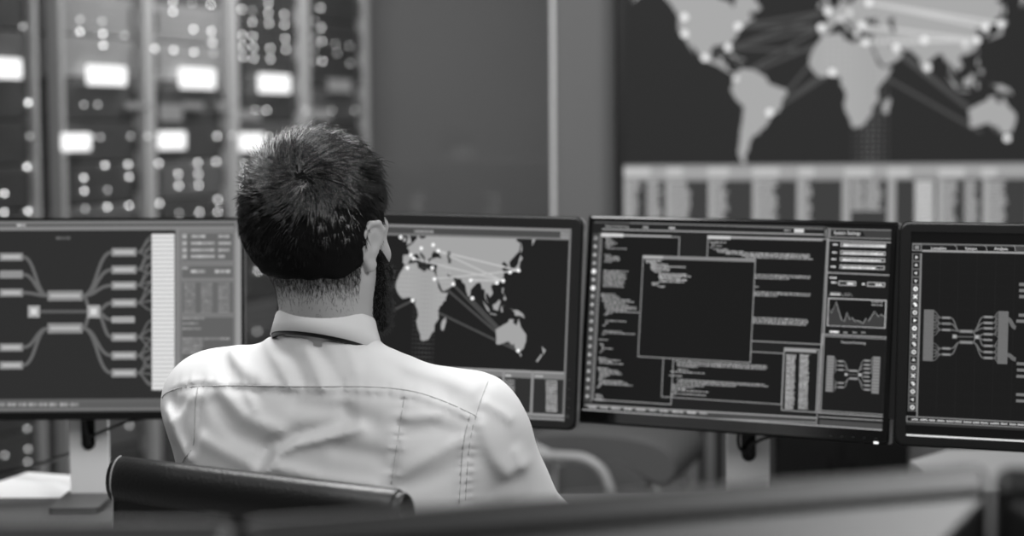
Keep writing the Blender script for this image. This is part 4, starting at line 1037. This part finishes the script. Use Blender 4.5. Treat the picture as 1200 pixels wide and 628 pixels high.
# trunk core and arms under the shirt
SH = {1: (0.180, 0.0, 0.920), -1: (-0.180, 0.0, 0.942)}; EL = {1: (0.232, 0.12, 0.745), -1: (-0.225, 0.15, 0.745)}; WR = {1: (0.135, 0.385, 0.705), -1: (-0.11, 0.385, 0.705)}
FB.add(ell(Bp(0, 0.01, 0.82), (0.160, 0.090, 0.17), BM), 0.04); FB.add(ell(Bp(0, 0.01, 0.67), (0.145, 0.10, 0.18), BM), 0.05)
FB.add(cone(Bp(-0.15, 0, 0.93), Bp(0.15, 0, 0.91), 0.045, 0.045), 0.04); FB.add(cone((-0.2385, 2.41, 1.02), Bp(0, 0, 0.90), 0.052, 0.07), 0.03)
for s in (1, -1):
    FB.add(cone(Bp(*SH[s]), Bp(*EL[s]), 0.045, 0.038), 0.03); FB.add(cone(Bp(*EL[s]), Bp(*WR[s]), 0.036, 0.026), 0.02)
V1, F1 = FB.nets(1)

# ---- hands on the desk
def hand_field(s):
    w = Bp(*WR[s]); HMx = BM @ rotz(R(8) * s)
    W = lambda x, y, z: HMx @ np.array([x * s, y, z]) + w
    c = W(0, 0.09, -0.02)
    f = Field(co(c[0] - 0.085, c[0] + 0.085, 0.002), co(c[1] - 0.15, c[1] + 0.13, 0.0022), co(DZ - 0.004, DZ + 0.085, 0.0018))
    f.add(cone(W(0, -0.05, 0), W(0, 0.01, 0), 0.026, 0.023), 0.01)
    f.add(ell(W(0, 0.055, -0.006), (0.040, 0.052, 0.0145), HMx), 0.018)
    kn = [(-0.030, 0.092), (-0.010, 0.099), (0.010, 0.096), (0.028, 0.086)]   # index .. little (thumb side negative)
    ln = [(0.040, 0.024, 0.018), (0.045, 0.028, 0.019), (0.041, 0.026, 0.018), (0.032, 0.020, 0.016)]
    for (kx, ky), (l1, l2, l3), rr in zip(kn, ln, (0.0088, 0.009, 0.0085, 0.0075)):
        a = np.array([kx, ky - 0.012, -0.004]); spread = kx * 0.9
        p1 = np.array([kx + spread * l1, ky + l1 * 0.94, -0.001]); p2 = p1 + np.array([spread * l2, l2 * 0.80, -l2 * 0.55]); p3 = p2 + np.array([spread * l3, l3 * 0.62, -l3 * 0.72])
        for q0, q1, r0, r1 in ((a, p1, rr * 1.1, rr), (p1, p2, rr, rr * 0.9), (p2, p3, rr * 0.9, rr * 0.75)):
            q1 = q1.copy(); q1[2] = max(q1[2], -0.037)
            f.add(cone(W(*q0), W(*q1), r0, r1), 0.004)
    t0, t1, t2, t3 = (-0.022, 0.020, -0.008), (-0.046, 0.052, -0.018), (-0.056, 0.080, -0.024), (-0.057, 0.104, -0.031)
    for q0, q1, r0, r1 in ((t0, t1, 0.015, 0.0115), (t1, t2, 0.0115, 0.0095), (t2, t3, 0.0095, 0.0075)): f.add(cone(W(*q0), W(*q1), r0, r1), 0.006)
    return f.nets(1)
VS, FS = [V1], [F1]; off = len(V1)
for s in (1, -1):
    v, f = hand_field(s); VS.append(v); FS.append(f + off); off += len(v)
body = mesh_np('body', np.concatenate(VS), np.concatenate(FS), SKIN, person)
for sx in (-1, 1):
    e = MB(); c = Hp(sx * 0.032, 0.0798, 0.0028); e.use(EYEW)
    M4 = Matrix.Translation(Vector(c)) @ Matrix(HM.tolist()).to_4x4()
    for r0, y0, mm in ((0.0112, 0.0, EYEW), (0.0055, 0.0102, HAIR)):
        e.use(mm)
        prof = [(r0 * math.sin(a * PI / 10), r0 * math.cos(a * PI / 10) * (1 if r0 > 0.01 else 0.25)) for a in range(1, 6 if r0 < 0.01 else 10)]
        rings = [[M4 @ Vector((q * math.cos(2 * PI * k / 14), y0 + z, q * math.sin(2 * PI * k / 14))) for k in range(14)] for q, z in prof]
        e.loft(rings)
    e.build('eye', None, person, wc=True)

for sx in (-1, 1):
    MB().tube(spline([Hp(sx * 0.016, 0.0985, 0.021), Hp(sx * 0.030, 0.0945, 0.026), Hp(sx * 0.044, 0.083, 0.024), Hp(sx * 0.052, 0.074, 0.019)], 6), [0.0022] + [0.0036] * 12 + [0.003] * 5 + [0.001], 8).build('eyebrow', BEARD, person, wc=True)
# ---- hair and beard: a soft cap plus thousands of strands
XS, YS, ZS = fineX - 0.0, fineY, fineZ
FH = Field(co(-0.38, -0.125, 0.0024), co(2.265, 2.545, 0.0024), co(1.04, 1.335, 0.0024))
for p, k in head_prims(): FH.add(p, k)
FH.add(cone(Hp(0.018, -0.030, -0.005), (-0.2365, 2.405, 1.02), 0.053, 0.057), 0.03)
FH.add(cone(Hp(0.018, -0.012, -0.045), (-0.2365, 2.43, 1.02), 0.047, 0.055), 0.03)
X, Y, Z = np.meshgrid(*FH.ax, indexing='ij')
def hl(X, Y, Z):
    dx, dy, dz = X - HO[0], Y - HO[1], Z - HO[2]
    return dx * HM[0, 0] + dy * HM[1, 0], dx * HM[0, 1] + dy * HM[1, 1], dz
lx_, ly_, lz_ = hl(X, Y, Z)
def hair_mask(x, y, z):
    yl = np.interp(z, [-0.03, -0.01, 0.03, 0.06, 0.085, 0.10, 0.12], [0.024, 0.028, 0.042, 0.058, 0.076, 0.10, 0.3])
    m = sstep(yl - y, 0.0, 0.010)
    nape = np.interp(y, [-0.12, -0.05, -0.022, -0.014, 0.030, 0.05], [-0.044, -0.044, -0.030, 0.026, 0.024, -0.03])
    nape = np.where((y > 0.018) & (y < 0.036), -0.02, nape)
    return m * sstep(z - nape, -0.002, 0.014)
def hair_thick(x, y, z):
    t = 0.0035 + 0.0030 * sstep(z, -0.04, 0.03) + 0.0035 * sstep(z, 0.04, 0.125) + 0.002 * sstep(y, -0.02, 0.05) * sstep(z, 0.08, 0.13)
    mk = hair_mask(x, y, z); return t * mk - 0.005 * (1 - mk)
def beard_mask(x, y, z):
    up = np.interp(y, [0.0, 0.026, 0.034, 0.07, 0.085, 0.11], [-0.04, 0.0, 0.0, -0.034, -0.034, -0.036])
    m = sstep(up - z, -0.002, 0.010) * sstep(y - np.interp(z, [-0.13, -0.06, -0.03, 0.01], [0.025, 0.012, 0.020, 0.022]), 0, 0.008)
    mouth = np.sqrt((x / 0.024) ** 2 + ((z + 0.055) / 0.010) ** 2); m = m * np.where(y > 0.07, sstep(mouth, 0.9, 1.25), 1)
    return m * sstep(z, -0.122, -0.108)
def beard_thick(x, y, z):
    mk = beard_mask(x, y, z); t = 0.005 + 0.009 * sstep(-z, 0.0, 0.06) + 0.004 * sstep(y, 0.05, 0.09) * sstep(-z, 0.06, 0.09)
    return t * mk - 0.005 * (1 - mk)
base_f = FH.f.copy()
lump = 0.0012 * np.sin(X * 190 + np.sin(Z * 120) * 2) * np.sin(Z * 170 + Y * 90) * np.sin(Y * 150)
FH.f = base_f - hair_thick(lx_, ly_, lz_).astype(np.float32) + lump.astype(np.float32); VH, FHq = FH.nets(1)
FH.f = base_f - beard_thick(lx_, ly_, lz_).astype(np.float32) + lump.astype(np.float32); VB, FBq = FH.nets(1)
FH.f = base_f
def keep(V, F, fn):
    c = V[F].mean(1); k = fn(*hl(c[:, 0], c[:, 1], c[:, 2])) > 0.25; return V, F[k]
VH, FHq = keep(VH, FHq, hair_mask); VB, FBq = keep(VB, FBq, beard_mask)

CAP = mat('hair_undercoat', 0.06, 0.9, spec=0.1)
WH = at(352, 209, 2.30)                                                     # crown whorl
d = ray(352, 209); d = d / np.linalg.norm(d); ss = np.linspace(2.2, 2.5, 400); pp = EYE + d * ss[:, None]
WH = pp[np.argmax(FH.sample(pp) < 0)]

def strands(V, F, N, spec):
    a = V[F[:, 0]]; b = V[F[:, 1]]; c = V[F[:, 2]]; e = V[F[:, 3]]
    n = np.cross(c - a, e - b); ar = np.linalg.norm(n, axis=1); n = n / ar[:, None]
    w = ar * spec['dens'](V[F].mean(1)); i = rng.choice(len(F), N, p=w / w.sum())
    u, v = rng.random((N, 1)), rng.random((N, 1))
    P = (a[i] * (1 - u) + b[i] * u) * (1 - v) + (e[i] * (1 - u) + c[i] * u) * v; n = n[i]
    L, D, lift, curve, wd = spec['fn'](P, n)
    D = D - n * (D * n).sum(1)[:, None]; D /= np.maximum(np.linalg.norm(D, axis=1), 1e-6)[:, None]
    S = 5; s = np.linspace(0, 1, S)[None, :, None]
    C = P[:, None] - n[:, None] * spec.get('sink', 0.002) + D[:, None] * (L[:, None, None] * s) + n[:, None] * (L[:, None, None] * (lift[:, None, None] * s - curve[:, None, None] * s ** 2))
    side = np.cross(n, D)[:, None]; r = wd[:, None, None] * (1 - 0.92 * s ** 1.6)
    V3 = np.stack([C + side * r, C + n[:, None] * r * 0.9, C - side * r], 2)        # N,S,3,3
    idx = np.arange(N * S * 3).reshape(N, S, 3); fs = []
    for k in range(3):
        k2 = (k + 1) % 3; fs.append(np.stack([idx[:, :-1, k], idx[:, :-1, k2], idx[:, 1:, k2], idx[:, 1:, k]], -1).reshape(-1, 4))
    return V3.reshape(-1, 3), np.concatenate(fs)

def cell_noise(P, size, seed):
    q = np.floor(P / size).astype(np.int64); h = (q[:, 0] * 73856093) ^ (q[:, 1] * 19349663) ^ (q[:, 2] * 83492791) ^ seed
    r = np.random.default_rng(seed).normal(size=(4096, 3)); return r[h % 4096]
def hair_fn(P, n):
    x, y, z = hl(P[:, 0], P[:, 1], P[:, 2]); v = P - WH; v = v - n * (v * n).sum(1)[:, None]; dist = np.linalg.norm(P - WH, axis=1)
    r = v / np.maximum(np.linalg.norm(v, axis=1), 1e-5)[:, None]; sw = -np.cross(n, r)
    top = sstep(z, 0.05, 0.11); low = sstep(-z, -0.06, 0.03)
    fw = HM @ np.array([0.25, 1.0, 0.0])
    D = r + sw * (1.3 * np.exp(-dist / 0.045) + 0.15)[:, None] + np.array([0, 0, -1.0]) * (0.9 * low)[:, None] + fw * (0.7 * top * sstep(dist, 0.03, 0.08))[:, None]
    D = D + cell_noise(P, 0.009, 5) * 0.20 + cell_noise(P + 0.003, 0.005, 9) * 0.12 + rng.normal(size=P.shape) * (0.09 + 1.6 * np.exp(-dist / 0.011))[:, None]
    L = (0.006 + 0.008 * sstep(z, -0.04, 0.03) + 0.024 * sstep(z, 0.03, 0.10)) * rng.uniform(0.7, 1.25, len(P))
    lift = 0.22 + 0.04 * top + 0.10 * cell_noise(P, 0.008, 21)[:, 0] + rng.normal(size=len(P)) * 0.10; curve = 0.22 + 0.1 * top
    wd = (0.00036 + 0.00022 * sstep(z, 0.0, 0.08)) * rng.uniform(0.6, 1.3, len(P))
    return L, D, lift, curve * np.ones(len(P)), wd
sv, sf = strands(VH, FHq, 27000, dict(dens=lambda c: (0.15 + hair_mask(*hl(c[:, 0], c[:, 1], c[:, 2]))) * (1 + 3 * np.exp(-(np.linalg.norm(c - WH, axis=1) / 0.014) ** 2)), fn=hair_fn))
mesh_np('hair', np.concatenate([VH, sv]), np.concatenate([FHq, sf + len(VH)]), None, person, [HAIR, CAP], np.concatenate([np.ones(len(FHq)), np.zeros(len(sf))]))
# short stubble fading down the nape
def beard_fn(P, n):
    x, y, z = hl(P[:, 0], P[:, 1], P[:, 2])
    D = np.array([0, 0, -1.0]) + (HM @ np.array([0, 0.5, 0])) + cell_noise(P, 0.006, 3) * 0.5 + rng.normal(size=P.shape) * 0.5
    L = (0.005 + 0.005 * sstep(-z, 0.0, 0.06)) * rng.uniform(0.6, 1.4, len(P))
    return L, D, rng.uniform(0.3, 1.0, len(P)), rng.uniform(0.1, 0.6, len(P)), 0.00028 * rng.uniform(0.7, 1.3, len(P))
sv, sf = strands(VB, FBq, 9000, dict(dens=lambda c: 1.0 + 0 * c[:, 0], fn=beard_fn))
mesh_np('beard', np.concatenate([VB, sv]), np.concatenate([FBq, sf + len(VB)]), None, person, [BEARD, CAP], np.concatenate([np.ones(len(FBq)), np.zeros(len(sf))]))
FNm = Field(*FH.ax); FNm.f = base_f + 0.0003; VN, FN = FNm.nets(1)
def nape_mask(x, y, z): return sstep(z, -0.098, -0.070) * sstep(-z, -0.006, 0.006) * sstep(-y, 0.018, 0.03)
VN, FN = keep(VN, FN, nape_mask)
def nape_fn(P, n):
    x, y, z = hl(P[:, 0], P[:, 1], P[:, 2]); D = np.array([0, 0, -1.0]) + rng.normal(size=P.shape) * 0.35
    return 0.0045 * rng.uniform(0.6, 1.3, len(P)) * (0.6 + sstep(z, -0.09, -0.05)), D, np.full(len(P), 0.5), np.full(len(P), 0.3), np.full(len(P), 0.00017)
sv, sf = strands(VN, FN, 14000, dict(dens=lambda c: 0.02 + nape_mask(*hl(c[:, 0], c[:, 1], c[:, 2])) * sstep(c[:, 2] - HO[2], -0.080, -0.018) ** 2.2, fn=nape_fn, sink=0.0))
mesh_np('nape_hair', sv, sf, HAIR, person)

# ---- shirt
NB = np.array([-0.2385, 2.397])
FS_ = Field(co(-0.56, 0.16, 0.0036), co(2.22, 2.90, 0.0040), co(0.56, 1.06, 0.0036))
FS_.add(ell(Bp(0, 0.015, 0.805), (0.190, 0.118, 0.195), BM), 0.05)
FS_.add(ell(Bp(0, 0.02, 0.64), (0.172, 0.125, 0.25), BM), 0.07)
FS_.add(cone(Bp(-0.165, 0.0, 0.940), Bp(0.165, 0.0, 0.915), 0.058, 0.060), 0.05)
FS_.add(cone((-0.2385, 2.405, 0.983), Bp(-0.125, 0.0, 0.978), 0.050, 0.038), 0.03)
FS_.add(cone((-0.2385, 2.405, 0.970), Bp(0.15, 0.0, 0.938), 0.050, 0.040), 0.03)
FS_.add(ell(Bp(-0.09, -0.055, 0.88), (0.09, 0.055, 0.115), BM), 0.05); FS_.add(ell(Bp(0.095, -0.055, 0.87), (0.095, 0.055, 0.115), BM), 0.05)
for s in (1, -1):
    mid = (np.array(SH[s]) * 0.5 + np.array(EL[s]) * 0.5)
    FS_.add(cone(Bp(*SH[s]), Bp(*EL[s]), 0.062, 0.052), 0.045)
    FS_.add(cone(Bp(*EL[s]), Bp(*WR[s]), 0.052, 0.036), 0.03)
    FS_.add(ell(Bp(*(np.array(EL[s]) + (0.004 * s, -0.01, 0.0))), (0.058, 0.056, 0.060), BM), 0.03)
FS_.add(ell(Bp(-0.01, -0.030, 0.928), (0.15, 0.076, 0.110), BM), 0.03)
def neck_cyl(X, Y, Z):
    a = np.sqrt((X - NB[0]) ** 2 + (Y - NB[1]) ** 2) - 0.0640; b = Z - 1.037 + 0.10 * (X - NB[0])
    return np.maximum(a, b)
FS_.add((neck_cyl, np.array([NB[0] - 0.07, NB[1] - 0.07, 0.93]), np.array([NB[0] + 0.07, NB[1] + 0.07, 1.045])), 0.018)
# folds, drawn on the back as ridges (+) and valleys (-)
GX_, GZ_ = FS_.ax[0][:, None], FS_.ax[2][None, :]
disp = np.zeros((len(FS_.ax[0]), len(FS_.ax[2])), np.float32)
FOLDS = [([(187, 492), (199, 518), (214, 542)], 0.009, 0.008), ([(192, 478), (200, 488), (206, 480)], -0.006, 0.006), ([(196, 500), (210, 480), (222, 470)], 0.004, 0.007), ([(182, 505), (186, 530)], 0.004, 0.006),
 ([(252, 400), (262, 420), (285, 438), (312, 450)], 0.0045, 0.010), ([(236, 402), (246, 424), (262, 440)], -0.005, 0.010), ([(305, 405), (328, 428), (342, 452)], 0.0045, 0.008), ([(318, 402), (345, 425), (358, 450)], -0.003, 0.007),
 ([(371, 409), (388, 430), (402, 452)], -0.0035, 0.009), ([(360, 412), (372, 432), (380, 452)], 0.003, 0.007), ([(410, 410), (418, 432)], 0.003, 0.008),
 ([(258, 460), (285, 486), (330, 502)], 0.0050, 0.010), ([(250, 475), (275, 505), (310, 522)], -0.0045, 0.011), ([(290, 462), (300, 478)], 0.003, 0.006),
 ([(425, 495), (385, 508), (352, 516), (328, 528), (317, 548)], 0.0065, 0.0065), ([(400, 492), (350, 505), (320, 520), (306, 540)], -0.006, 0.009), ([(350, 470), (400, 478), (440, 490)], -0.004, 0.012), ([(330, 545), (380, 556), (440, 560)], 0.005, 0.009),
 ([(236, 520), (270, 534), (310, 548)], 0.004, 0.010), ([(230, 480), (234, 505)], -0.003, 0.006),
 ([(408, 476), (412, 486)], -0.005, 0.010), ([(478, 482), (515, 480)], 0.004, 0.007), ([(480, 500), (510, 495), (535, 500)], -0.004, 0.009), ([(470, 545), (500, 528), (540, 508)], 0.005, 0.010), ([(480, 560), (520, 545), (548, 530)], -0.004, 0.012),
 ([(566, 492), (578, 530), (594, 552), (612, 546)], 0.0048, 0.011), ([(572, 535), (588, 566), (606, 566)], -0.002, 0.012), ([(606, 528), (613, 545)], 0.005, 0.008), ([(572, 480), (592, 500), (602, 520)], -0.003, 0.011), ([(568, 470), (588, 482), (598, 490)], 0.004, 0.006), ([(560, 505), (566, 540), (575, 575)], -0.0015, 0.010),
 ([(480, 430), (520, 440), (552, 455)], 0.003, 0.010), ([(450, 425), (490, 447), (530, 462)], -0.002, 0.010), ([(400, 520), (440, 525), (462, 535)], -0.004, 0.012)]
def seg_disp(pts, amp, w, loc):
    out = np.full(disp.shape, 1e3, np.float32)
    Q = [at(px, py, 2.33) for px, py in pts]
    Q = [np.array([q[0], q[2]]) for q in Q]
    for a, b in zip(Q[:-1], Q[1:]):
        ab = b - a; t = np.clip(((GX_ - a[0]) * ab[0] + (GZ_ - a[1]) * ab[1]) / (ab @ ab), 0, 1)
        out = np.minimum(out, np.sqrt((GX_ - a[0] - t * ab[0]) ** 2 + (GZ_ - a[1] - t * ab[1]) ** 2))
    return amp * np.exp(-(out / w) ** 2)
for pts, amp, w in FOLDS: disp += seg_disp(pts, amp, w, None)
YOKE = [(190, 466), (196, 460), (215, 454), (260, 452), (300, 452), (360, 453), (420, 453), (460, 455), (490, 460), (520, 470), (545, 481), (557, 487)]
yk = seg_disp(YOKE, 1.0, 0.010, None)
pk = np.sin(GX_ * 420 + 3 * np.sin(GX_ * 90)) * np.sin(GX_ * 171)
disp += 0.0016 * yk * pk + seg_disp(YOKE, 0.0020, 0.0035, None) + seg_disp([(x, y + 6) for x, y in YOKE], -0.0018, 0.005, None)
DART = [(474, 464), (470, 490), (464, 530), (459, 566), (456, 580)]
dk = seg_disp(DART, 1.0, 0.011, None); disp += 0.0018 * dk * np.sin(GZ_ * 480 + 2 * np.sin(GZ_ * 130)) + seg_disp(DART, -0.002, 0.004, None)
ARMR = [(558, 487), (553, 505), (549, 530), (547, 560), (545, 590)]; ARMRT = [(572, 447), (566, 462), (558, 486)]
ak = seg_disp(ARMR, 1.0, 0.010, None); disp += 0.0015 * ak * np.sin(GZ_ * 560) + seg_disp(ARMR, -0.0022, 0.0045, None) + seg_disp([(x - 6, y) for x, y in ARMR], 0.002, 0.005, None)
disp += seg_disp(ARMRT, -0.0015, 0.004, None)
ARML = [(232, 453), (229, 475), (228, 505), (226, 524), (217, 536), (212, 545)]
disp += seg_disp(ARML, -0.0022, 0.0045, None)
disp += 0.0010 * np.sin(GX_ * 60 + GZ_ * 38) * np.sin(GZ_ * 74 - GX_ * 31)
back = sstep(-(FS_.ax[1] - 2.44), -0.02, 0.06)[None, :, None]
FS_.f -= (disp[:, None, :] * back).astype(np.float32)
# neck opening
FS_.add(cone((-0.2385, 2.405, 1.078), (-0.2385, 2.405, 1.16), 0.062, 0.062), 0.008, True)
for s in (1, -1):                                                          # open cuffs
    a = Bp(*WR[s]); dr = a - Bp(*EL[s]); dr = dr / np.linalg.norm(dr); FS_.add(cone(a + dr * 0.026, a + dr * 0.09, 0.030, 0.04), 0.004, True)
VSH, FSH = FS_.nets(2)
shirt = mesh_np('shirt', VSH, FSH, SHIRT, person)
def on_shirt(px, py):
    d = ray(px, py); s = np.linspace(2.15, 2.62, 700); P = EYE + d * (s / d[1])[:, None]
    v = FS_.sample(P); i = np.argmax(v < 0)
    return None if not (v < 0).any() else P[i]
def seam(name, pts, r=0.0008, label=None):
    P = [on_shirt(p.x, p.y) for p in spline([(x, y, 0) for x, y in pts], 12)]; P = [p - ray(600, 314) * 0.0003 for p in P if p is not None]
    o = MB().tube(P, r, 6).build(name, SEAM, shirt, wc=True); return o
seam('yoke_seam', YOKE); seam('armhole_seam', ARML[:]); seam('armhole_seam', ARMR); seam('armhole_seam', ARMRT); seam('back_pleat_seam', DART, 0.0006)
for dx, pts in ((-7, ARMR),): seam('stitch_line', [(x + dx, y) for x, y in pts], 0.0005)

# ---- collar, tie
NB = np.array([-0.2385, 2.397])
def collar_ring(rx, ry, z, drop, a): 
    ca, sa = math.cos(a), math.sin(a)
    p = np.array([rx * sa, -ry * ca]); p = rotz(BY)[:2, :2] @ p
    return np.array([NB[0] + p[0], NB[1] + p[1], z + 0.011 - drop * (1 - ca) / 2 - 0.10 * p[0] * min(1, max(0, (1.067 - z) / 0.03))])
def collar(name, prof, a0, m, drop=0.045, n=48):
    rings = []
    for i in range(n + 1):
        a = -a0 + 2 * a0 * i / n
        rings.append([collar_ring(rx, ry, z, drop * dk, a) for rx, ry, z, dk in prof])
    V = np.array(rings); k = V.shape[1]; F = []
    for i in range(n):
        for j in range(k): F.append((i * k + j, i * k + (j + 1) % k, (i + 1) * k + (j + 1) % k, (i + 1) * k + j))
    o = MB(); o.add(V.reshape(-1, 3), F, True); o.add(V[0], [tuple(range(k))]); o.add(V[-1], [tuple(range(k))[::-1]])
    return o.build(name, m, person, wc=True)
# collar profile (rx, ry, z, share of the frontal drop): inner stand up, rolled fold, outer leaf
collar('collar', [(0.0605, 0.0600, 1.018, 0.8), (0.0600, 0.0600, 1.060, 0.8), (0.0612, 0.0612, 1.0665, 0.8), (0.0635, 0.0630, 1.0670, 0.8), (0.0650, 0.0645, 1.0640, 0.8), (0.0680, 0.0680, 1.052, 0.9), (0.0722, 0.0727, 1.0355, 1.0), (0.0710, 0.0715, 1.0350, 1.0), (0.0668, 0.0665, 1.050, 0.9), (0.0630, 0.0625, 1.058, 0.8), (0.0630, 0.0625, 1.018, 0.8)], R(165), SHIRT)
collar('tie_band', [(0.0640, 0.0640, 1.030, 0.95), (0.0640, 0.0640, 1.0500, 0.95), (0.0655, 0.0655, 1.0500, 0.95), (0.0705, 0.0710, 1.036, 0.95), (0.0700, 0.0705, 1.030, 0.95)], R(178), TIE)
tb = MB(); c0 = np.array([NB[0], NB[1], 0]); fwdB = BM @ np.array([0, 1, 0]); rtB = BM @ np.array([1, 0, 0])
rings = []
for w, th, y, z in ((0.012, 0.010, 0.074, 0.995), (0.020, 0.014, 0.086, 0.985), (0.015, 0.012, 0.094, 0.955), (0.012, 0.005, 0.112, 0.945), (0.020, 0.004, 0.145, 0.86), (0.028, 0.004, 0.152, 0.79), (0.034, 0.004, 0.148, 0.72), (0.002, 0.003, 0.147, 0.685)):
    c = c0 + fwdB * y; rings.append([tuple(c + rtB * (w * math.cos(2 * PI * k / 12)) + fwdB * (th * math.sin(2 * PI * k / 12)) + np.array([0, 0, z])) for k in range(12)])
tb.loft(rings); tb.build('tie', TIE, person, wc=True)

# ---- trousers, shoes
FT = Field(co(-0.62, 0.30, 0.009), co(2.22, 3.06, 0.009), co(0.02, 0.72, 0.009))
FT.add(ell(Bp(0, 0.02, 0.575), (0.175, 0.13, 0.115), BM), 0.05)
for s in (1, -1):
    k = Bp(0.13 * s, 0.42, 0.51); a = Bp(0.12 * s, 0.40, 0.11)
    FT.add(cone(Bp(0.085 * s, 0.03, 0.556), k, 0.088, 0.064), 0.05); FT.add(cone(k, a, 0.062, 0.050), 0.03); FT.add(cone(a, a - [0, 0, 0.03], 0.052, 0.055), 0.02)
VT, FTq = FT.nets(1); mesh_np('trousers', VT, FTq, TROUSER, person)
for s in (1, -1):
    Fs = Field(co(-0.55, 0.25, 0.005), co(2.6, 3.14, 0.005), co(-0.004, 0.13, 0.004)); yy = BM @ rotz(R(-8) * s)
    a = Bp(0.12 * s, 0.40, 0); T = lambda x, y, z: yy @ np.array([x, y, z]) + a
    Fs.add(cone(T(0, -0.03, 0.036), T(0, 0.09, 0.034), 0.036, 0.036), 0.02); Fs.add(ell(T(0, 0.135, 0.030), (0.046, 0.075, 0.030), yy), 0.03); Fs.add(cone(T(0, -0.02, 0.05), T(0, 0, 0.10), 0.036, 0.036), 0.02)
    v, f = Fs.nets(1); v[:, 2] = np.maximum(v[:, 2], 0.001); mesh_np('shoe', v, f, SHOE, person)

# ------------------------------------------------------------------ the man's chair
CH = thing('office_chair', 'black leather office chair with a chrome rail, right behind the seated man', 'chair', (-0.174, 2.332, 0), (0, 0, R(-32)))
bw = 0.208; by = -0.262                                                     # backrest: local y of its rear face
def back_section(z): return by + 0.03 * ((z - 0.65) / 0.27) ** 2 - 0.012
b = MB(); rings = []
zs = [0.46, 0.47, 0.52, 0.60, 0.70, 0.78, 0.83, 0.862]
for i, z in enumerate(zs):
    y0 = back_section(z); th = 0.030; wv = bw * (1.0 - 0.10 * max(0, (0.86 - z) / 0.4)); q = 0.55 if i == 0 else 1
    o = rrect(-wv, wv, y0, y0 + th, 0.012, 4); rings.append([(x * (0.98 if i == 0 else 1), y0 + th / 2 + (y - y0 - th / 2) * q, z) for x, y in o])
b.loft(rings); b.build('backrest', LEATHER, CH)
b = MB(); rings = []; N = 20
zc, yc = 0.879, back_section(0.87) + 0.013
for x, k in ((-bw - 0.004, 0.55), (-bw - 0.001, 0.85), (-bw + 0.006, 1.0), (-bw * 0.5, 1.0), (0, 1.0), (bw * 0.5, 1.0), (bw - 0.004, 1.0), (bw + 0.001, 0.95)):
    rings.append([(x, yc + 0.021 * k * math.cos(2 * PI * j / N), zc + 0.031 * k * math.sin(2 * PI * j / N)) for j in range(N)])
b.loft(rings, True); ro = b.build('top_roll', LEATHER, CH)
b = MB(); rings = [[(x, yc + 0.0185 * k * math.cos(2 * PI * j / N), zc + 0.028 * k * math.sin(2 * PI * j / N)) for j in range(N)] for x, k in ((bw - 0.01, 0.98), (bw + 0.008, 0.98), (bw + 0.0105, 0.92), (bw + 0.0105, 0.70), (bw + 0.0035, 0.66), (bw - 0.002, 0.3))]
b.loft(rings, True); b.build('end_rim', LEATHER, ro)
b = MB(); b.tube([(bw - 0.02, yc, zc - 0.003), (bw + 0.006, yc, zc - 0.003), (bw + 0.0085, yc, zc - 0.003)], [0.0105, 0.0105, 0.006], 16); b.build('chrome_rail_end', CHROME, ro)['label'] = 'chrome end of the rail'
for sx in (-1, 1):
    pts = [(sx * (bw * (1 - 0.10 * max(0, (0.86 - z) / 0.4)) - 0.010), back_section(z) - 0.0008, z) for z in (0.48, 0.55, 0.65, 0.75, 0.82, 0.858)]
    pts = pts[:-1] + [(sx * (bw - 0.010), yc + 0.0214 * math.cos(R(a)), zc + 0.0314 * math.sin(R(a))) for a in (215, 190, 165, 140, 115, 95)]
    if sx < 0: MB().tube(spline(pts, 5), 0.0011, 6).build('stitching', STITCH, CH)
sp = [tuple(p)[:2] for p in spline([(-0.22, 0.40, 0), (-0.21, 0.43, 0), (0.0, 0.422, 0), (0.17, 0.428, 0), (0.225, 0.415, 0), (0.21, 0.39, 0), (0, 0.375, 0), (-0.2, 0.38, 0), (-0.22, 0.40, 0)], 5)][:-1]
b = MB(); b.loft([[(y, x, z) for x, y, z in r] for r in pad(sp, -0.215, 0.215)]); b.f = [f[::-1] for f in b.f]; b.build('seat', LEATHER, CH)
MB().lathe([(0.028, 0.10), (0.028, 0.30), (0.018, 0.30), (0.018, 0.365), (0.06, 0.365), (0.06, 0.378)], 20).build('gas_column', CHROME, CH)
for k in range(5):
    a = 2 * PI * k / 5 + 0.3; ca, sa = math.cos(a), math.sin(a)
    l = MB().tube([(0.02 * ca, 0.02 * sa, 0.12), (0.16 * ca, 0.16 * sa, 0.105), (0.29 * ca, 0.29 * sa, 0.078)], [0.024, 0.018, 0.013]); l = l.build('base_leg', CHROME, CH)
    w = MB(); Mw = Matrix.Translation((0.29 * ca, 0.29 * sa, 0.03)) @ Matrix.Rotation(a, 4, 'Z') @ Matrix.Rotation(R(90), 4, 'X')
    w.lathe([(0.012, -0.022), (0.028, -0.020), (0.030, -0.012), (0.030, 0.012), (0.028, 0.020), (0.012, 0.022)], 16); w.v = [tuple(Mw @ Vector(v)) for v in w.v]; w.build('caster', BLACKP, l, smooth=True)
MB().tube([(0, by + 0.035, 0.46), (0, by + 0.06, 0.40), (0, -0.05, 0.365)], 0.016).build('back_bracket', CHROME, CH)
